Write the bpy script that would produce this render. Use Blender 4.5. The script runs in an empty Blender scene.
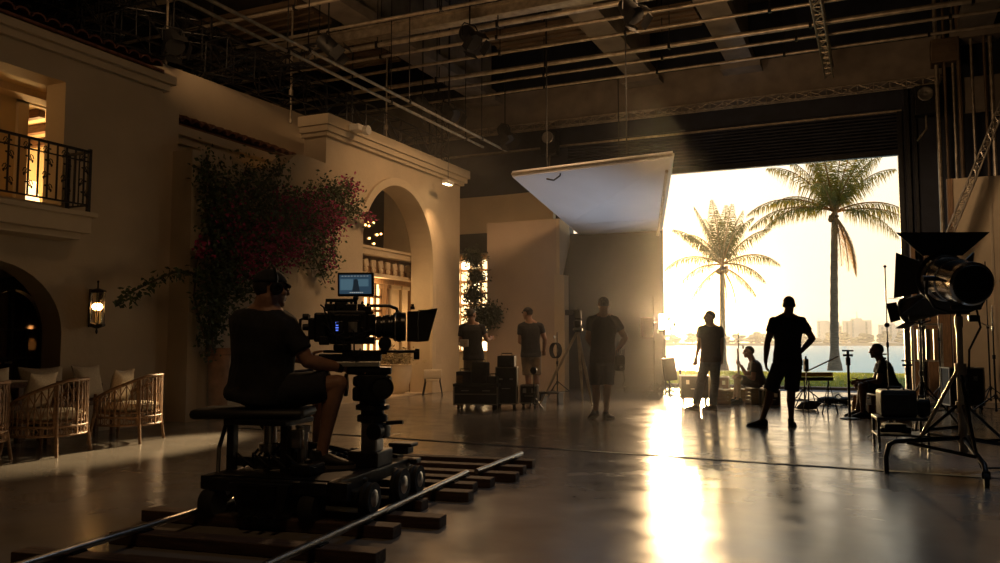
import bpy, bmesh, math, random
from math import pi, sin, cos, radians, atan, sqrt
from mathutils import Vector, Matrix, noise
random.seed(7)
sc = bpy.context.scene
COL = sc.collection

# ---------------------------------------------------------------- camera
cam_d = bpy.data.cameras.new('camera'); cam = bpy.data.objects.new('camera', cam_d); COL.objects.link(cam)
cam_d.sensor_width = 36.0; cam_d.lens = 29.88; cam_d.clip_end = 3000
cam.location = (0, 0, 1.15)
cam.rotation_euler = (pi/2 + atan(60.5/830.0), 0, radians(24.6))
sc.camera = cam
# ---------------------------------------------------------------- exposure
sc.view_settings.view_transform = 'Standard'
sc.view_settings.look = 'None'
sc.view_settings.gamma = 1.0
sc.view_settings.use_curve_mapping = False
sc.view_settings.exposure = 0.36
cy = sc.cycles
cy.use_denoising = True
cy.max_bounces = 7; cy.diffuse_bounces = 4; cy.glossy_bounces = 4; cy.transmission_bounces = 6; cy.volume_bounces = 0; cy.transparent_max_bounces = 12
cy.sample_clamp_indirect = 4.0; cy.sample_clamp_direct = 0.0
cy.caustics_reflective = False; cy.caustics_refractive = False
cy.volume_step_rate = 4.0; cy.volume_max_steps = 64
# ---------------------------------------------------------------- sun and sky
SUN_AZ, SUN_EL = radians(11.6), radians(2.4)          # low sun over the bay, just clear of the black flag
SUN_DIR = Vector((-sin(SUN_AZ)*cos(SUN_EL), cos(SUN_AZ)*cos(SUN_EL), sin(SUN_EL)))
sd = bpy.data.lights.new('sun', 'SUN'); sd.energy = 7.0; sd.angle = radians(2.6); sd.color = (1.0, 0.66, 0.30)
so = bpy.data.objects.new('sun', sd); COL.objects.link(so); so.rotation_euler = SUN_DIR.to_track_quat('Z', 'Y').to_euler()

W = bpy.data.worlds.new('sky'); sc.world = W; W.use_nodes = True
nt = W.node_tree; nt.nodes.clear()
def N(t, **kw):
    n = nt.nodes.new(t)
    for k, v in kw.items(): setattr(n, k, v)
    return n
out = N('ShaderNodeOutputWorld'); bg = N('ShaderNodeBackground'); nt.links.new(bg.outputs[0], out.inputs[0])
tc = N('ShaderNodeTexCoord'); sep = N('ShaderNodeSeparateXYZ'); nt.links.new(tc.outputs['Generated'], sep.inputs[0])
ramp = N('ShaderNodeValToRGB'); nt.links.new(sep.outputs['Z'], ramp.inputs[0])
e = ramp.color_ramp.elements
e[0].position = 0.0; e[0].color = (1.0, 0.76, 0.44, 1)
e[1].position = 1.0; e[1].color = (0.16, 0.26, 0.42, 1)
for p, c in ((0.05, (1.0, 0.82, 0.54)), (0.13, (1.0, 0.88, 0.66)), (0.22, (0.86, 0.88, 0.78)), (0.45, (0.36, 0.46, 0.52))):
    x = e.new(p); x.color = (*c, 1)
dot = N('ShaderNodeVectorMath', operation='DOT_PRODUCT'); nt.links.new(tc.outputs['Generated'], dot.inputs[0]); dot.inputs[1].default_value = SUN_DIR
mx = N('ShaderNodeMath', operation='MAXIMUM'); nt.links.new(dot.outputs['Value'], mx.inputs[0]); mx.inputs[1].default_value = 0
def glow(power, col):
    p = N('ShaderNodeMath', operation='POWER'); nt.links.new(mx.outputs[0], p.inputs[0]); p.inputs[1].default_value = power
    m = N('ShaderNodeMix', data_type='RGBA'); nt.links.new(p.outputs[0], m.inputs[0])
    m.inputs[6].default_value = (0, 0, 0, 1); m.inputs[7].default_value = (*col, 1); return m.outputs[2]
cur = ramp.outputs[0]
for pw, c in ((8, (0.08, 0.05, 0.02)), (60, (1.1, 0.64, 0.22)), (600, (12.0, 7.6, 2.8))):
    a = N('ShaderNodeMix', data_type='RGBA', blend_type='ADD'); a.inputs[0].default_value = 1.0
    nt.links.new(cur, a.inputs[6]); nt.links.new(glow(pw, c), a.inputs[7]); cur = a.outputs[2]
nt.links.new(cur, bg.inputs[0]); bg.inputs[1].default_value = 0.92

# ---------------------------------------------------------------- unseen spots added to brighten the stage, mostly without housings
def spot(name, loc, target, power, col, angle=70, blend=0.9, size=0.15):
    d = bpy.data.lights.new(name, 'SPOT'); d.energy = power; d.color = col; d.spot_size = radians(angle); d.spot_blend = blend; d.shadow_soft_size = size
    o = bpy.data.objects.new(name, d); COL.objects.link(o); o.location = loc
    o.rotation_euler = (Vector(loc)-Vector(target)).to_track_quat('Z', 'Y').to_euler(); return o
WARM = (1.0, 0.58, 0.27)
spot('spot_facade', (-2.6, 6.2, 6.6), (-9.3, 9.4, 2.6), 60, WARM, 95, 1.0, .5)
spot('spot_arch', (-3.2, 13.2, 6.7), (-9.3, 15.4, 2.2), 1150, WARM, 72, 1.0, .5)
spot('spot_bounce', (-5.4, 16.6, 0.4), (-5.3, 16.6, 4.0), 150, (0.70, 0.82, 1.0), 75, .8, .3)  # added uplight that brightens the underside of the bounce board
spot('spot_floor', (-8.0, 17.2, 4.5), (-7.35, 6.6, 0.0), 17000, (1.0, .70, .36), 9.0, .9, .06)  # added narrow beam that lays the bright strip on the left floor
spot('spot_dolly', (-1.6, 1.2, 6.8), (-3.7, 4.9, 0.6), 110, WARM, 60, 1.0, .6)
spot('spot_track', (-7.0, 13.5, 6.4), (-3.7, 4.4, 0.2), 700, WARM, 34, 1.0, .3)  # added back light that gives the track rails their sunlit gleam
spot('spot_flat', (-4.5, 12.5, 6.6), (-8.0, 18.4, 2.0), 330, WARM, 42, 1.0, .4)
spot('spot_roof', (-8.6, 8.6, 5.95), (-10.6, 12.5, 8.6), 170, WARM, 120, 1.0, .6)
spot('spot_rig', (-5.0, 9.0, 3.6), (-5.0, 12.6, 8.0), 300, WARM, 120, 1.0, .6)
spot('spot_lintel', (-1.6, 12.0, 4.6), (-2.2, 20.0, 7.6), 140, WARM, 110, 1.0, .6)
spot('spot_right', (-1.0, 13.0, 6.2), (2.2, 18.4, 2.6), 330, (1.0, .66, .38), 60, 1.0, .4)
spot('spot_cool', (1.2, 10.0, 6.9), (0.2, 6.6, 0.0), 190, (0.62, 0.80, 1.0), 75, 1.0, .5)  # added cool fill that greys the floor at the right
spot('spot_flare', (-4.38, 18.2, 1.62), (-1.5, 5.0, 1.0), 1000, (1.0, .64, .32), 86, 1.0, .12)  # added to make the warm glow in the haze beside the flag

# ---------------------------------------------------------------- mesh helpers
class MB:
    """collects shapes, build() links them as ONE mesh object"""
    def __init__(self): self.bm = bmesh.new()
    def box(self, c, s, rot=None, bev=0.0, taper=1.0):
        r = bmesh.ops.create_cube(self.bm, size=1.0); vs = r['verts']
        for v in vs:
            k = taper if v.co.z > 0 else 1.0
            v.co = Vector((v.co.x*s[0]*k, v.co.y*s[1]*k, v.co.z*s[2]))
        if bev > 0:
            es = list({ed for v in vs for ed in v.link_edges})
            rb = bmesh.ops.bevel(self.bm, geom=es, offset=bev, segments=2, affect='EDGES', profile=0.5)
            vs = list({v for f in rb['faces'] for v in f.verts} | {v for v in vs if v.is_valid})
        M = Matrix.Translation(c)
        if rot is not None: M = M @ (rot if isinstance(rot, Matrix) else Matrix.Rotation(rot, 4, 'Z'))
        bmesh.ops.transform(self.bm, matrix=M, verts=vs); return self
    def bx(self, x0, x1, y0, y1, z0, z1, bev=0.0):
        return self.box(((x0+x1)/2, (y0+y1)/2, (z0+z1)/2), (abs(x1-x0), abs(y1-y0), abs(z1-z0)), None, bev)
    def tube(self, pts, r, seg=8, cap=True, closed=False, flat=None):
        pts = [Vector(p) for p in pts]; n = len(pts)
        rs = list(r) if hasattr(r, '__len__') else [r]*n
        rings = []; up = None
        for i in range(n):
            if closed: t = pts[(i+1) % n]-pts[i-1]
            else: t = pts[min(i+1, n-1)]-pts[max(i-1, 0)]
            if t.length < 1e-9: t = Vector((0, 0, 1))
            t.normalize()
            if up is None:
                up = Vector((0, 0, 1)) if abs(t.z) < 0.9 else Vector((1, 0, 0))
            a = up - t*up.dot(t)
            if a.length < 1e-6: a = t.orthogonal()
            a.normalize(); b = t.cross(a); up = a
            fa, fb = flat if flat else (1, 1)
            rings.append([self.bm.verts.new(pts[i]+(a*cos(2*pi*k/seg)*fa+b*sin(2*pi*k/seg)*fb)*rs[i]) for k in range(seg)])
        for i in range(n if closed else n-1):
            A, B = rings[i], rings[(i+1) % n]
            for k in range(seg): self.bm.faces.new((A[k], A[(k+1) % seg], B[(k+1) % seg], B[k]))
        if cap and not closed:
            self.bm.faces.new(rings[0][::-1]); self.bm.faces.new(rings[-1])
        return self
    def cyl(self, p0, p1, r0, r1=None, seg=16): return self.tube([p0, p1], [r0, r0 if r1 is None else r1], seg)
    def ball(self, c, r, seg=12, rot=None):
        s = r if hasattr(r, '__len__') else (r, r, r)
        q = bmesh.ops.create_uvsphere(self.bm, u_segments=seg, v_segments=max(6, seg*2//3), radius=1.0)
        M = Matrix.Translation(c) @ (rot if rot is not None else Matrix.Identity(4)) @ Matrix.Diagonal((*s, 1))
        bmesh.ops.transform(self.bm, matrix=M, verts=q['verts']); return self
    def lathe(self, prof, c=(0, 0, 0), seg=24, M=None):
        rings = []
        for (r, z) in prof:
            rings.append([self.bm.verts.new((max(r, 1e-4)*cos(2*pi*k/seg), max(r, 1e-4)*sin(2*pi*k/seg), z)) for k in range(seg)])
        for A, B in zip(rings[:-1], rings[1:]):
            for k in range(seg): self.bm.faces.new((A[k], A[(k+1) % seg], B[(k+1) % seg], B[k]))
        self.bm.faces.new(rings[0][::-1]); self.bm.faces.new(rings[-1])
        T = Matrix.Translation(c) @ (M if M is not None else Matrix.Identity(4))
        bmesh.ops.transform(self.bm, matrix=T, verts=[v for R in rings for v in R]); return self
    def prism(self, outline, d0, d1, axis='X', holes=()):
        """outline: 2D points (a,b); extruded along axis from d0 to d1. axis X: (y,z), Y: (x,z), Z: (x,y)"""
        def to3(a, b, d): return {'X': (d, a, b), 'Y': (a, d, b), 'Z': (a, b, d)}[axis]
        if not holes:
            A = [self.bm.verts.new(to3(a, b, d0)) for a, b in outline]; B = [self.bm.verts.new(to3(a, b, d1)) for a, b in outline]
            n = len(A)
            self.bm.faces.new(A); self.bm.faces.new(B[::-1])
            for i in range(n): self.bm.faces.new((A[i], B[i], B[(i+1) % n], A[(i+1) % n]))
            return self
        tmp = bmesh.new(); loops = [outline]+list(holes); es = []
        for L in loops:
            vs = [tmp.verts.new((a, b, 0)) for a, b in L]
            for i in range(len(vs)): es.append(tmp.edges.new((vs[i], vs[(i+1) % len(vs)])))
        bmesh.ops.triangle_fill(tmp, edges=es, use_beauty=True, use_dissolve=False)
        tmp.verts.index_update()
        V0 = [self.bm.verts.new(to3(v.co.x, v.co.y, d0)) for v in tmp.verts]; V1 = [self.bm.verts.new(to3(v.co.x, v.co.y, d1)) for v in tmp.verts]
        for f in tmp.faces:
            ids = [v.index for v in f.verts]
            self.bm.faces.new([V0[i] for i in ids]); self.bm.faces.new([V1[i] for i in ids[::-1]])
        for ed in tmp.edges:
            if len(ed.link_faces) == 1:
                i, j = ed.verts[0].index, ed.verts[1].index
                self.bm.faces.new((V0[i], V0[j], V1[j], V1[i]))
        tmp.free(); return self
    def quad(self, a, b, c, d):
        self.bm.faces.new([self.bm.verts.new(p) for p in (a, b, c, d)]); return self
    def tri(self, a, b, c):
        self.bm.faces.new([self.bm.verts.new(p) for p in (a, b, c)]); return self
    def xf(self, M):
        bmesh.ops.transform(self.bm, matrix=M, verts=self.bm.verts); return self
    def mesh(self, name, recalc=True):
        if recalc: bmesh.ops.recalc_face_normals(self.bm, faces=self.bm.faces)
        me = bpy.data.meshes.new(name); self.bm.to_mesh(me); self.bm.free(); return me
    def build(self, name, mat, parent=None, smooth=None, recalc=True):
        me = self.mesh(name, recalc); o = bpy.data.objects.new(name, me); COL.objects.link(o)
        if mat is not None: me.materials.append(mat)
        if smooth is not None:
            me.polygons.foreach_set('use_smooth', [True]*len(me.polygons))
            try: me.set_sharp_from_angle(angle=radians(smooth))
            except Exception: pass
        if parent is not None: o.parent = parent
        return o
def tag(o, label=None, cat=None, group=None, kind=None):
    if label: o['label'] = label
    if cat: o['category'] = cat
    if group: o['group'] = group
    if kind: o['kind'] = kind
    return o
def thing(name, label, cat, loc=(0, 0, 0), rz=0.0, group=None):
    o = bpy.data.objects.new(name, None); COL.objects.link(o); o.empty_display_size = 0.1
    o.location = loc; o.rotation_euler = (0, 0, rz); return tag(o, label, cat, group)
def dup(root, loc=None, rz=None, label=None):
    def cp(o, par):
        c = o.copy(); COL.objects.link(c)
        if par is not None: c.parent = par
        for ch in list(o.children): cp(ch, c)
        return c
    r = cp(root, None)
    if loc is not None: r.location = loc
    if rz is not None: r.rotation_euler = (0, 0, rz)
    if label: r['label'] = label
    return r
def struct(name, mb, m, label=None, smooth=None):
    o = mb.build(name, m, None, smooth); o['kind'] = 'structure'
    if label: o['label'] = label
    return o
def arch_pts(yc, w, z0, zs, seg=20, rise=None):
    """arch outline from bottom right, over the top, to bottom left"""
    r = w/2; h = rise if rise else r
    return [(yc+r, z0)]+[(yc+r*cos(pi*k/seg), zs+h*sin(pi*k/seg)) for k in range(seg+1)]+[(yc-r, z0)]

# ---------------------------------------------------------------- materials
def mat(name, col, rough=0.6, metal=0.0, nscale=0, namt=0.15, bump=0.0, bscale=None, spec=0.5, coat=0.0, emit=None, estr=0.0, col2=None, trans=0.0, alpha=1.0, sheen=0.0, stretch=None):
    m = bpy.data.materials.new(name); m.use_nodes = True; t = m.node_tree; b = t.nodes['Principled BSDF']
    b.inputs['Base Color'].default_value = (*col, 1); b.inputs['Roughness'].default_value = rough; b.inputs['Metallic'].default_value = metal
    b.inputs['Specular IOR Level'].default_value = spec; b.inputs['Coat Weight'].default_value = coat; b.inputs['Transmission Weight'].default_value = trans
    b.inputs['Alpha'].default_value = alpha; b.inputs['Sheen Weight'].default_value = sheen
    if emit: b.inputs['Emission Color'].default_value = (*emit, 1); b.inputs['Emission Strength'].default_value = estr
    if nscale or bump:
        tcn = t.nodes.new('ShaderNodeTexCoord'); src = tcn.outputs['Object']
        if stretch:
            mp = t.nodes.new('ShaderNodeMapping'); mp.inputs['Scale'].default_value = stretch; t.links.new(src, mp.inputs[0]); src = mp.outputs[0]
    if nscale:
        nz = t.nodes.new('ShaderNodeTexNoise'); nz.inputs['Scale'].default_value = nscale; nz.inputs['Detail'].default_value = 6
        t.links.new(src, nz.inputs['Vector'])
        rp = t.nodes.new('ShaderNodeValToRGB'); rp.color_ramp.elements[0].position = .3; rp.color_ramp.elements[1].position = .7
        c2 = col2 if col2 else tuple(max(0, c*(1-namt*2)) for c in col)
        rp.color_ramp.elements[0].color = (*c2, 1); rp.color_ramp.elements[1].color = (*(min(1, c*(1+namt*.5)) for c in col), 1)
        t.links.new(nz.outputs['Fac'], rp.inputs[0]); t.links.new(rp.outputs[0], b.inputs['Base Color'])
    if bump:
        n2 = t.nodes.new('ShaderNodeTexNoise'); n2.inputs['Scale'].default_value = bscale or 30; n2.inputs['Detail'].default_value = 5
        t.links.new(src, n2.inputs['Vector'])
        bp = t.nodes.new('ShaderNodeBump'); bp.inputs['Strength'].default_value = bump; bp.inputs['Distance'].default_value = .02
        t.links.new(n2.outputs['Fac'], bp.inputs['Height']); t.links.new(bp.outputs[0], b.inputs['Normal'])
    return m
M_ = {}
M_['stucco'] = mat('stucco', (0.56, 0.46, 0.33), .85, nscale=1.3, namt=.07, bump=.25, bscale=14, spec=.25)
M_['stucco_trim'] = mat('stucco_trim', (0.60, 0.50, 0.36), .8, nscale=2, namt=.06, bump=.1, bscale=25, spec=.25)
M_['stage_dark'] = mat('stage_dark', (0.018, 0.018, 0.022), .8, nscale=2, namt=.3)
M_['navy_steel'] = mat('navy_steel', (0.019, 0.023, 0.040), .55, metal=.3, nscale=4, namt=.2)
M_['concrete_beam'] = mat('concrete_beam', (0.20, 0.17, 0.14), .8, nscale=3, namt=.15, bump=.1)
M_['deck'] = mat('deck', (0.06, 0.05, 0.045), .9, nscale=1.5, namt=.3)
M_['galv'] = mat('galv', (0.42, 0.36, 0.28), .45, metal=.7, nscale=8, namt=.2)
M_['black'] = mat('black', (0.012, 0.012, 0.013), .55, nscale=12, namt=.2)
M_['black_gloss'] = mat('black_gloss', (0.010, 0.010, 0.012), .28)
M_['black_metal'] = mat('black_metal', (0.03, 0.03, 0.032), .4, metal=.7, nscale=20, namt=.2)
M_['steel'] = mat('steel', (0.55, 0.52, 0.48), .3, metal=1.0, nscale=15, namt=.12)
M_['chrome'] = mat('chrome', (0.75, 0.72, 0.68), .16, metal=1.0)
M_['iron'] = mat('iron', (0.015, 0.013, 0.013), .5, metal=.4)
M_['tile'] = mat('tile', (0.20, 0.075, 0.045), .8, nscale=9, namt=.3, bump=.2)
M_['rubber'] = mat('rubber', (0.015, 0.015, 0.015), .8)
M_['white_paint'] = mat('white_paint', (0.72, 0.69, 0.63), .6, nscale=2, namt=.04)
M_['flag_black'] = mat('flag_black', (0.035, 0.037, 0.045), .9, nscale=3, namt=.1)
M_['wood_dark'] = mat('wood_dark', (0.13, 0.06, 0.03), .55, nscale=6, namt=.3, stretch=(1, 8, 8))
M_['rattan'] = mat('rattan', (0.30, 0.17, 0.085), .5, nscale=25, namt=.25)
M_['linen'] = mat('linen', (0.62, 0.53, 0.40), .9, nscale=60, namt=.1, bump=.2, bscale=120)
# ================================================================ the stage shell
def floor_mat():
    m = bpy.data.materials.new('polished_concrete'); m.use_nodes = True; t = m.node_tree; b = t.nodes['Principled BSDF']
    L = t.links.new; nd = t.nodes.new
    tcn = nd('ShaderNodeTexCoord')
    n1 = nd('ShaderNodeTexNoise'); n1.inputs['Scale'].default_value = .7; n1.inputs['Detail'].default_value = 8; L(tcn.outputs['Object'], n1.inputs['Vector'])
    r1 = nd('ShaderNodeValToRGB'); L(n1.outputs['Fac'], r1.inputs[0])
    r1.color_ramp.elements[0].position = .3; r1.color_ramp.elements[0].color = (.17, .155, .14, 1)
    r1.color_ramp.elements[1].position = .75; r1.color_ramp.elements[1].color = (.30, .275, .245, 1)
    L(r1.outputs[0], b.inputs['Base Color'])
    n2 = nd('ShaderNodeTexNoise'); n2.inputs['Scale'].default_value = 2.2; n2.inputs['Detail'].default_value = 10; n2.inputs['Roughness'].default_value = .65; L(tcn.outputs['Object'], n2.inputs['Vector'])
    mr = nd('ShaderNodeMapRange'); L(n2.outputs['Fac'], mr.inputs[0]); mr.inputs[1].default_value = .3; mr.inputs[2].default_value = .7; mr.inputs[3].default_value = .13; mr.inputs[4].default_value = .27
    L(mr.outputs[0], b.inputs['Roughness'])
    n3 = nd('ShaderNodeTexNoise'); n3.inputs['Scale'].default_value = 5; n3.inputs['Detail'].default_value = 5; L(tcn.outputs['Object'], n3.inputs['Vector'])
    bp = nd('ShaderNodeBump'); bp.inputs['Strength'].default_value = .03; bp.inputs['Distance'].default_value = .02; L(n3.outputs['Fac'], bp.inputs['Height']); L(bp.outputs[0], b.inputs['Normal'])
    b.inputs['Specular IOR Level'].default_value = .6
    return m
M_['floor'] = floor_mat()
XL, XR, YB, YD, ZC = -15.0, 5.0, -5.0, 20.0, 9.2
struct('floor', MB().bx(XL, XR, YB, YD+.6, -.12, 0), M_['floor'])
struct('ceiling', MB().bx(XL, XR, YB, YD+.4, ZC, ZC+.15), M_['deck'])
struct('wall_left', MB().bx(XL-.2, XL, YB, YD+.4, 0, ZC), M_['stage_dark'])
struct('wall_right', MB().bx(XR, XR+.2, YB, YD+.4, 0, ZC), M_['stage_dark'])
struct('wall_front', MB().bx(XL, XR, YB-.2, YB, 0, ZC), M_['stage_dark'])
# wall with the big doorway: opening X -8.6..0.45, up to 6.8 behind the shutter
DX0, DX1 = -7.22, .46
struct('wall_back', MB().bx(XL, DX0, YD, YD+.4, 0, ZC).bx(DX1, XR, YD, YD+.4, 0, ZC).bx(DX0, DX1, YD, YD+.4, 6.2, ZC), M_['navy_steel'])
# roller shutter: ribbed slats in one curtain, bottom bar
sh = MB(); z = 5.32; prof = []
while z < 6.24:
    prof += [(19.99, z), (19.955, z+.02), (19.955, z+.055), (19.99, z+.075)]; z += .075
prof += [(20.05, z), (20.05, 5.32)]
sh.prism(prof, DX0, DX1, 'X')
dr = struct('door_1', sh, M_['navy_steel'], 'dark ribbed roller shutter raised above the wide doorway')
MB().bx(DX0, DX1, 19.93, 20.06, 5.24, 5.33).build('bottom_bar', M_['black_metal'], dr)
struct('trim_1', MB().bx(XL, DX1+.1, 19.90, 20.0, 6.19, 6.23), M_['galv'], 'thin pale rail above the roller shutter')
jr = struct('trim_2', MB().bx(DX1, DX1+.10, 19.9, 20.0, 0, 6.2).bx(DX1+.16, DX1+.24, 19.84, 20.0, 0, 6.9).bx(DX1+.32, DX1+.38, 19.88, 20, 0, 6.9), M_['black_metal'], 'steel door guide on the right jamb')
struct('trim_3', MB().bx(XL, 1.35, 19.55, 20.0, 6.78, 7.65).bx(XL, 1.35, 19.5, 20.0, 6.74, 6.80), M_['concrete_beam'], 'wide pale concrete lintel beam over the doorway')
# long joint in the concrete floor
struct('trim_4', MB().box((-2.1, 8.4, .002), (11.5, .065, .006), rot=radians(-3.6)), mat('joint', (.015, .014, .013), .7))
# ================================================================ outdoors
def frond_mat(name, c, c2):
    m = mat(name, c, .5, nscale=1.6, namt=.3, col2=c2); n = m.node_tree; b = n.nodes['Principled BSDF']; o = [x for x in n.nodes if x.type == 'OUTPUT_MATERIAL'][0]
    tr = n.nodes.new('ShaderNodeBsdfTranslucent'); tr.inputs[0].default_value = (min(1, c[0]*3.2), min(1, c[1]*2.6), c[2]*1.4, 1)
    mxs = n.nodes.new('ShaderNodeMixShader'); mxs.inputs[0].default_value = .36
    n.links.new(b.outputs[0], mxs.inputs[1]); n.links.new(tr.outputs[0], mxs.inputs[2]); n.links.new(mxs.outputs[0], o.inputs['Surface']); return m
M_['grass'] = mat('grass', (0.22, 0.27, 0.05), .9, nscale=5, namt=.35, bump=.6, bscale=60)
M_['pavement'] = mat('pavement', (0.34, 0.28, 0.23), .8, nscale=4, namt=.12)
struct('ground_1', MB().bx(-30, 30, YD+.6, 22.2, -.3, -.04), M_['pavement'], 'pale pavement outside the doorway')
struct('ground_2', MB().bx(-30, 30, 22.2, 22.6, -.3, .03), mat('kerb', (.20, .15, .12), .8, nscale=5), 'low kerb between pavement and lawn')
def lawn():
    b = MB(); nx, ny = 90, 30
    for j in range(ny+1):
        for i in range(nx+1):
            x, y = -30+60*i/nx, 22.6+9.4*j/ny
            b.bm.verts.new((x, y, .0+.05*noise.noise(Vector((x*.5, y*.5, 0)))+.15*sin(pi*j/ny)))
    b.bm.verts.ensure_lookup_table(); w = nx+1
    for j in range(ny):
        for i in range(nx): b.bm.faces.new([b.bm.verts[k] for k in (j*w+i, j*w+i+1, (j+1)*w+i+1, (j+1)*w+i)])
    return b
struct('ground_3', lawn(), M_['grass'], 'strip of lawn along the water', smooth=60)
gb = MB()
for i in range(26000):
    x = random.uniform(-9, 4); y = 22.62+9*random.random()**1.4; h = random.uniform(.03, .08); a = random.random()*6.28
    z0 = .0+.15*sin(pi*(y-22.6)/9.4)
    dx, dy = cos(a)*.008, sin(a)*.008; lx, ly = random.uniform(-.03, .03), random.uniform(-.03, .03)
    gb.tri((x-dx, y-dy, z0), (x+dx, y+dy, z0), (x+lx, y+ly, z0+h))
tag(gb.build('grass', frond_mat('grass_blade', (.20, .26, .05), (.14, .2, .03)), recalc=False), 'short green grass on the lawn beside the water', 'grass', kind='stuff')
def water_mat():
    m = bpy.data.materials.new('bay_water'); m.use_nodes = True; t = m.node_tree; b = t.nodes['Principled BSDF']
    b.inputs['Base Color'].default_value = (.28, .62, .66, 1); b.inputs['Roughness'].default_value = .3; b.inputs['IOR'].default_value = 1.33; b.inputs['Specular IOR Level'].default_value = .3
    tcn = t.nodes.new('ShaderNodeTexCoord'); mp = t.nodes.new('ShaderNodeMapping'); mp.inputs['Scale'].default_value = (.55, 1.1, 1); t.links.new(tcn.outputs['Object'], mp.inputs[0])
    n = t.nodes.new('ShaderNodeTexNoise'); n.inputs['Scale'].default_value = .8; n.inputs['Detail'].default_value = 5; t.links.new(mp.outputs[0], n.inputs['Vector'])
    bp = t.nodes.new('ShaderNodeBump'); bp.inputs['Strength'].default_value = .9; bp.inputs['Distance'].default_value = .35
    t.links.new(n.outputs['Fac'], bp.inputs['Height']); t.links.new(bp.outputs[0], b.inputs['Normal']); return m
wt = MB().bx(-500, 500, 31.5, 1500, -1.2, -.5).build('bay_water', water_mat()); tag(wt, 'pale blue rippled bay between lawn and far shore', 'water', kind='structure')
struct('ground_4', MB().bx(-420, 240, 400, 480, -1, .6), mat('far_bank', (.20, .19, .12), .9, nscale=.1), 'low far bank across the bay')

# ================================================================ haze in the stage
hm = bpy.data.materials.new('stage_haze'); hm.use_nodes = True; t = hm.node_tree; t.nodes.clear()
o_ = t.nodes.new('ShaderNodeOutputMaterial'); vs_ = t.nodes.new('ShaderNodeVolumeScatter'); vs_.inputs['Density'].default_value = .0052; vs_.inputs['Anisotropy'].default_value = .68; vs_.inputs['Color'].default_value = (1, .97, .93, 1)
t.links.new(vs_.outputs[0], o_.inputs['Volume'])
hz = MB().bx(-7.3, -2.0, 7.0, 18.25, .02, 3.7).build('haze', hm); tag(hz, 'thin warm haze hanging in the whole stage', 'haze', kind='stuff')

om = bpy.data.materials.new('bay_haze'); om.use_nodes = True; t = om.node_tree; t.nodes.clear()
o_ = t.nodes.new('ShaderNodeOutputMaterial'); vs_ = t.nodes.new('ShaderNodeVolumeScatter'); vs_.inputs['Density'].default_value = .0012; vs_.inputs['Anisotropy'].default_value = .4; vs_.inputs['Color'].default_value = (1, .98, .95, 1)
t.links.new(vs_.outputs[0], o_.inputs['Volume'])
tag(MB().bx(-260, 120, 60, 398, -.45, 16).build('sea_haze', om), 'bright morning haze lying over the bay', 'haze', kind='stuff')
# ================================================================ the set on the left: street of stucco facades
X0 = -9.25
# --- facade with balcony and arched door (Y 2..8.6)
big = [(1.0, 0), (8.6, 0), (8.6, 4.95), (1.0, 4.95)]
def hole_rect(y0, y1, z0, z1): return [(y0, z0), (y1, z0), (y1, z1), (y0, z1)]
def arch_hole(yc, w, zs, rise=None, z0=.02): return arch_pts(yc, w, z0, zs, 20, rise)
struct('wall_facade', MB().prism(big, X0-.35, X0, 'X', holes=[hole_rect(4.4, 7.05, 2.85, 4.42), arch_hole(6.15, 1.94, 1.25, .85)]), M_['stucco'], 'plain stucco facade with balcony and arched entrance')
struct('wall_facade_return', MB().bx(-10.85, X0-.35, 8.3, 8.6, 0, 4.95), M_['stucco'])
struct('trim_5', MB().bx(X0-.3, X0+.06, 1.0, 8.68, 4.74, 4.84).bx(X0-.3, X0+.12, 1.0, 8.74, 4.84, 4.96), M_['stucco_trim'], 'cornice of the balcony facade')
# --- recessed piece, pier, flowering wall, upper storey behind
struct('wall_recess', MB().bx(X0-.55, X0-.25, 8.6, 9.15, 0, 4.7), M_['stucco'])
pl = MB().bx(X0-.5, X0+.14, 9.05, 9.25, 0, 3.98)
def scallop():
    top = []
    for k in range(41):
        y = 9.25+(13.55-9.25)*k/40
        u = k/40
        zt = 4.02+.14*max(0, sin(pi*min(u/.26, 1)))*0+ (0.0 if u < .05 else 0)
        if u < .38: zt = 4.02+.10*sin(pi*u/.38*2)*.6
        elif u < .55: zt = 4.02+.42*(.5-.5*cos(pi*(u-.38)/.17))
        else: zt = 4.44-.06*(u-.55)/.45
        top.append((y, zt))
    return [(9.25, 0)]+top+[(13.55, 0)]
scp = scallop()
ob = [(scp[0][0], 0)]+scp[1:-1]+[(13.55, 0)]
fl = MB().prism(ob[::-1], X0-.3, X0+.10, 'X')
struct('wall_flowers', fl, M_['stucco'], 'garden wall with scalloped top behind the bougainvillea')
struct('trim_6', pl, M_['stucco_trim'], 'square pier beside the garden wall')
struct('wall_upper', MB().prism([(6.5, 4.5), (13.7, 4.5), (13.7, 5.72), (6.5, 5.60)], X0-1.5, X0-1.2, 'X'), M_['stucco'], 'upper parapet wall behind the tiled roof')
struct('wall_middle', MB().prism([(8.6, 0), (12.4, 0), (12.4, 4.6), (8.6, 4.6)], X0-1.0, X0-.7, 'X', holes=[hole_rect(10.4, 11.2, 3.2, 4.1)]), M_['stucco'], 'set back stucco storey above the garden wall')
struct('trim_7', MB().bx(X0-.8, X0-.62, 8.6, 12.3, 4.25, 4.36).bx(X0-.8, X0-.52, 8.6, 12.3, 4.36, 4.50), M_['stucco_trim'], 'stepped cornice under the lower roof tiles')
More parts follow.
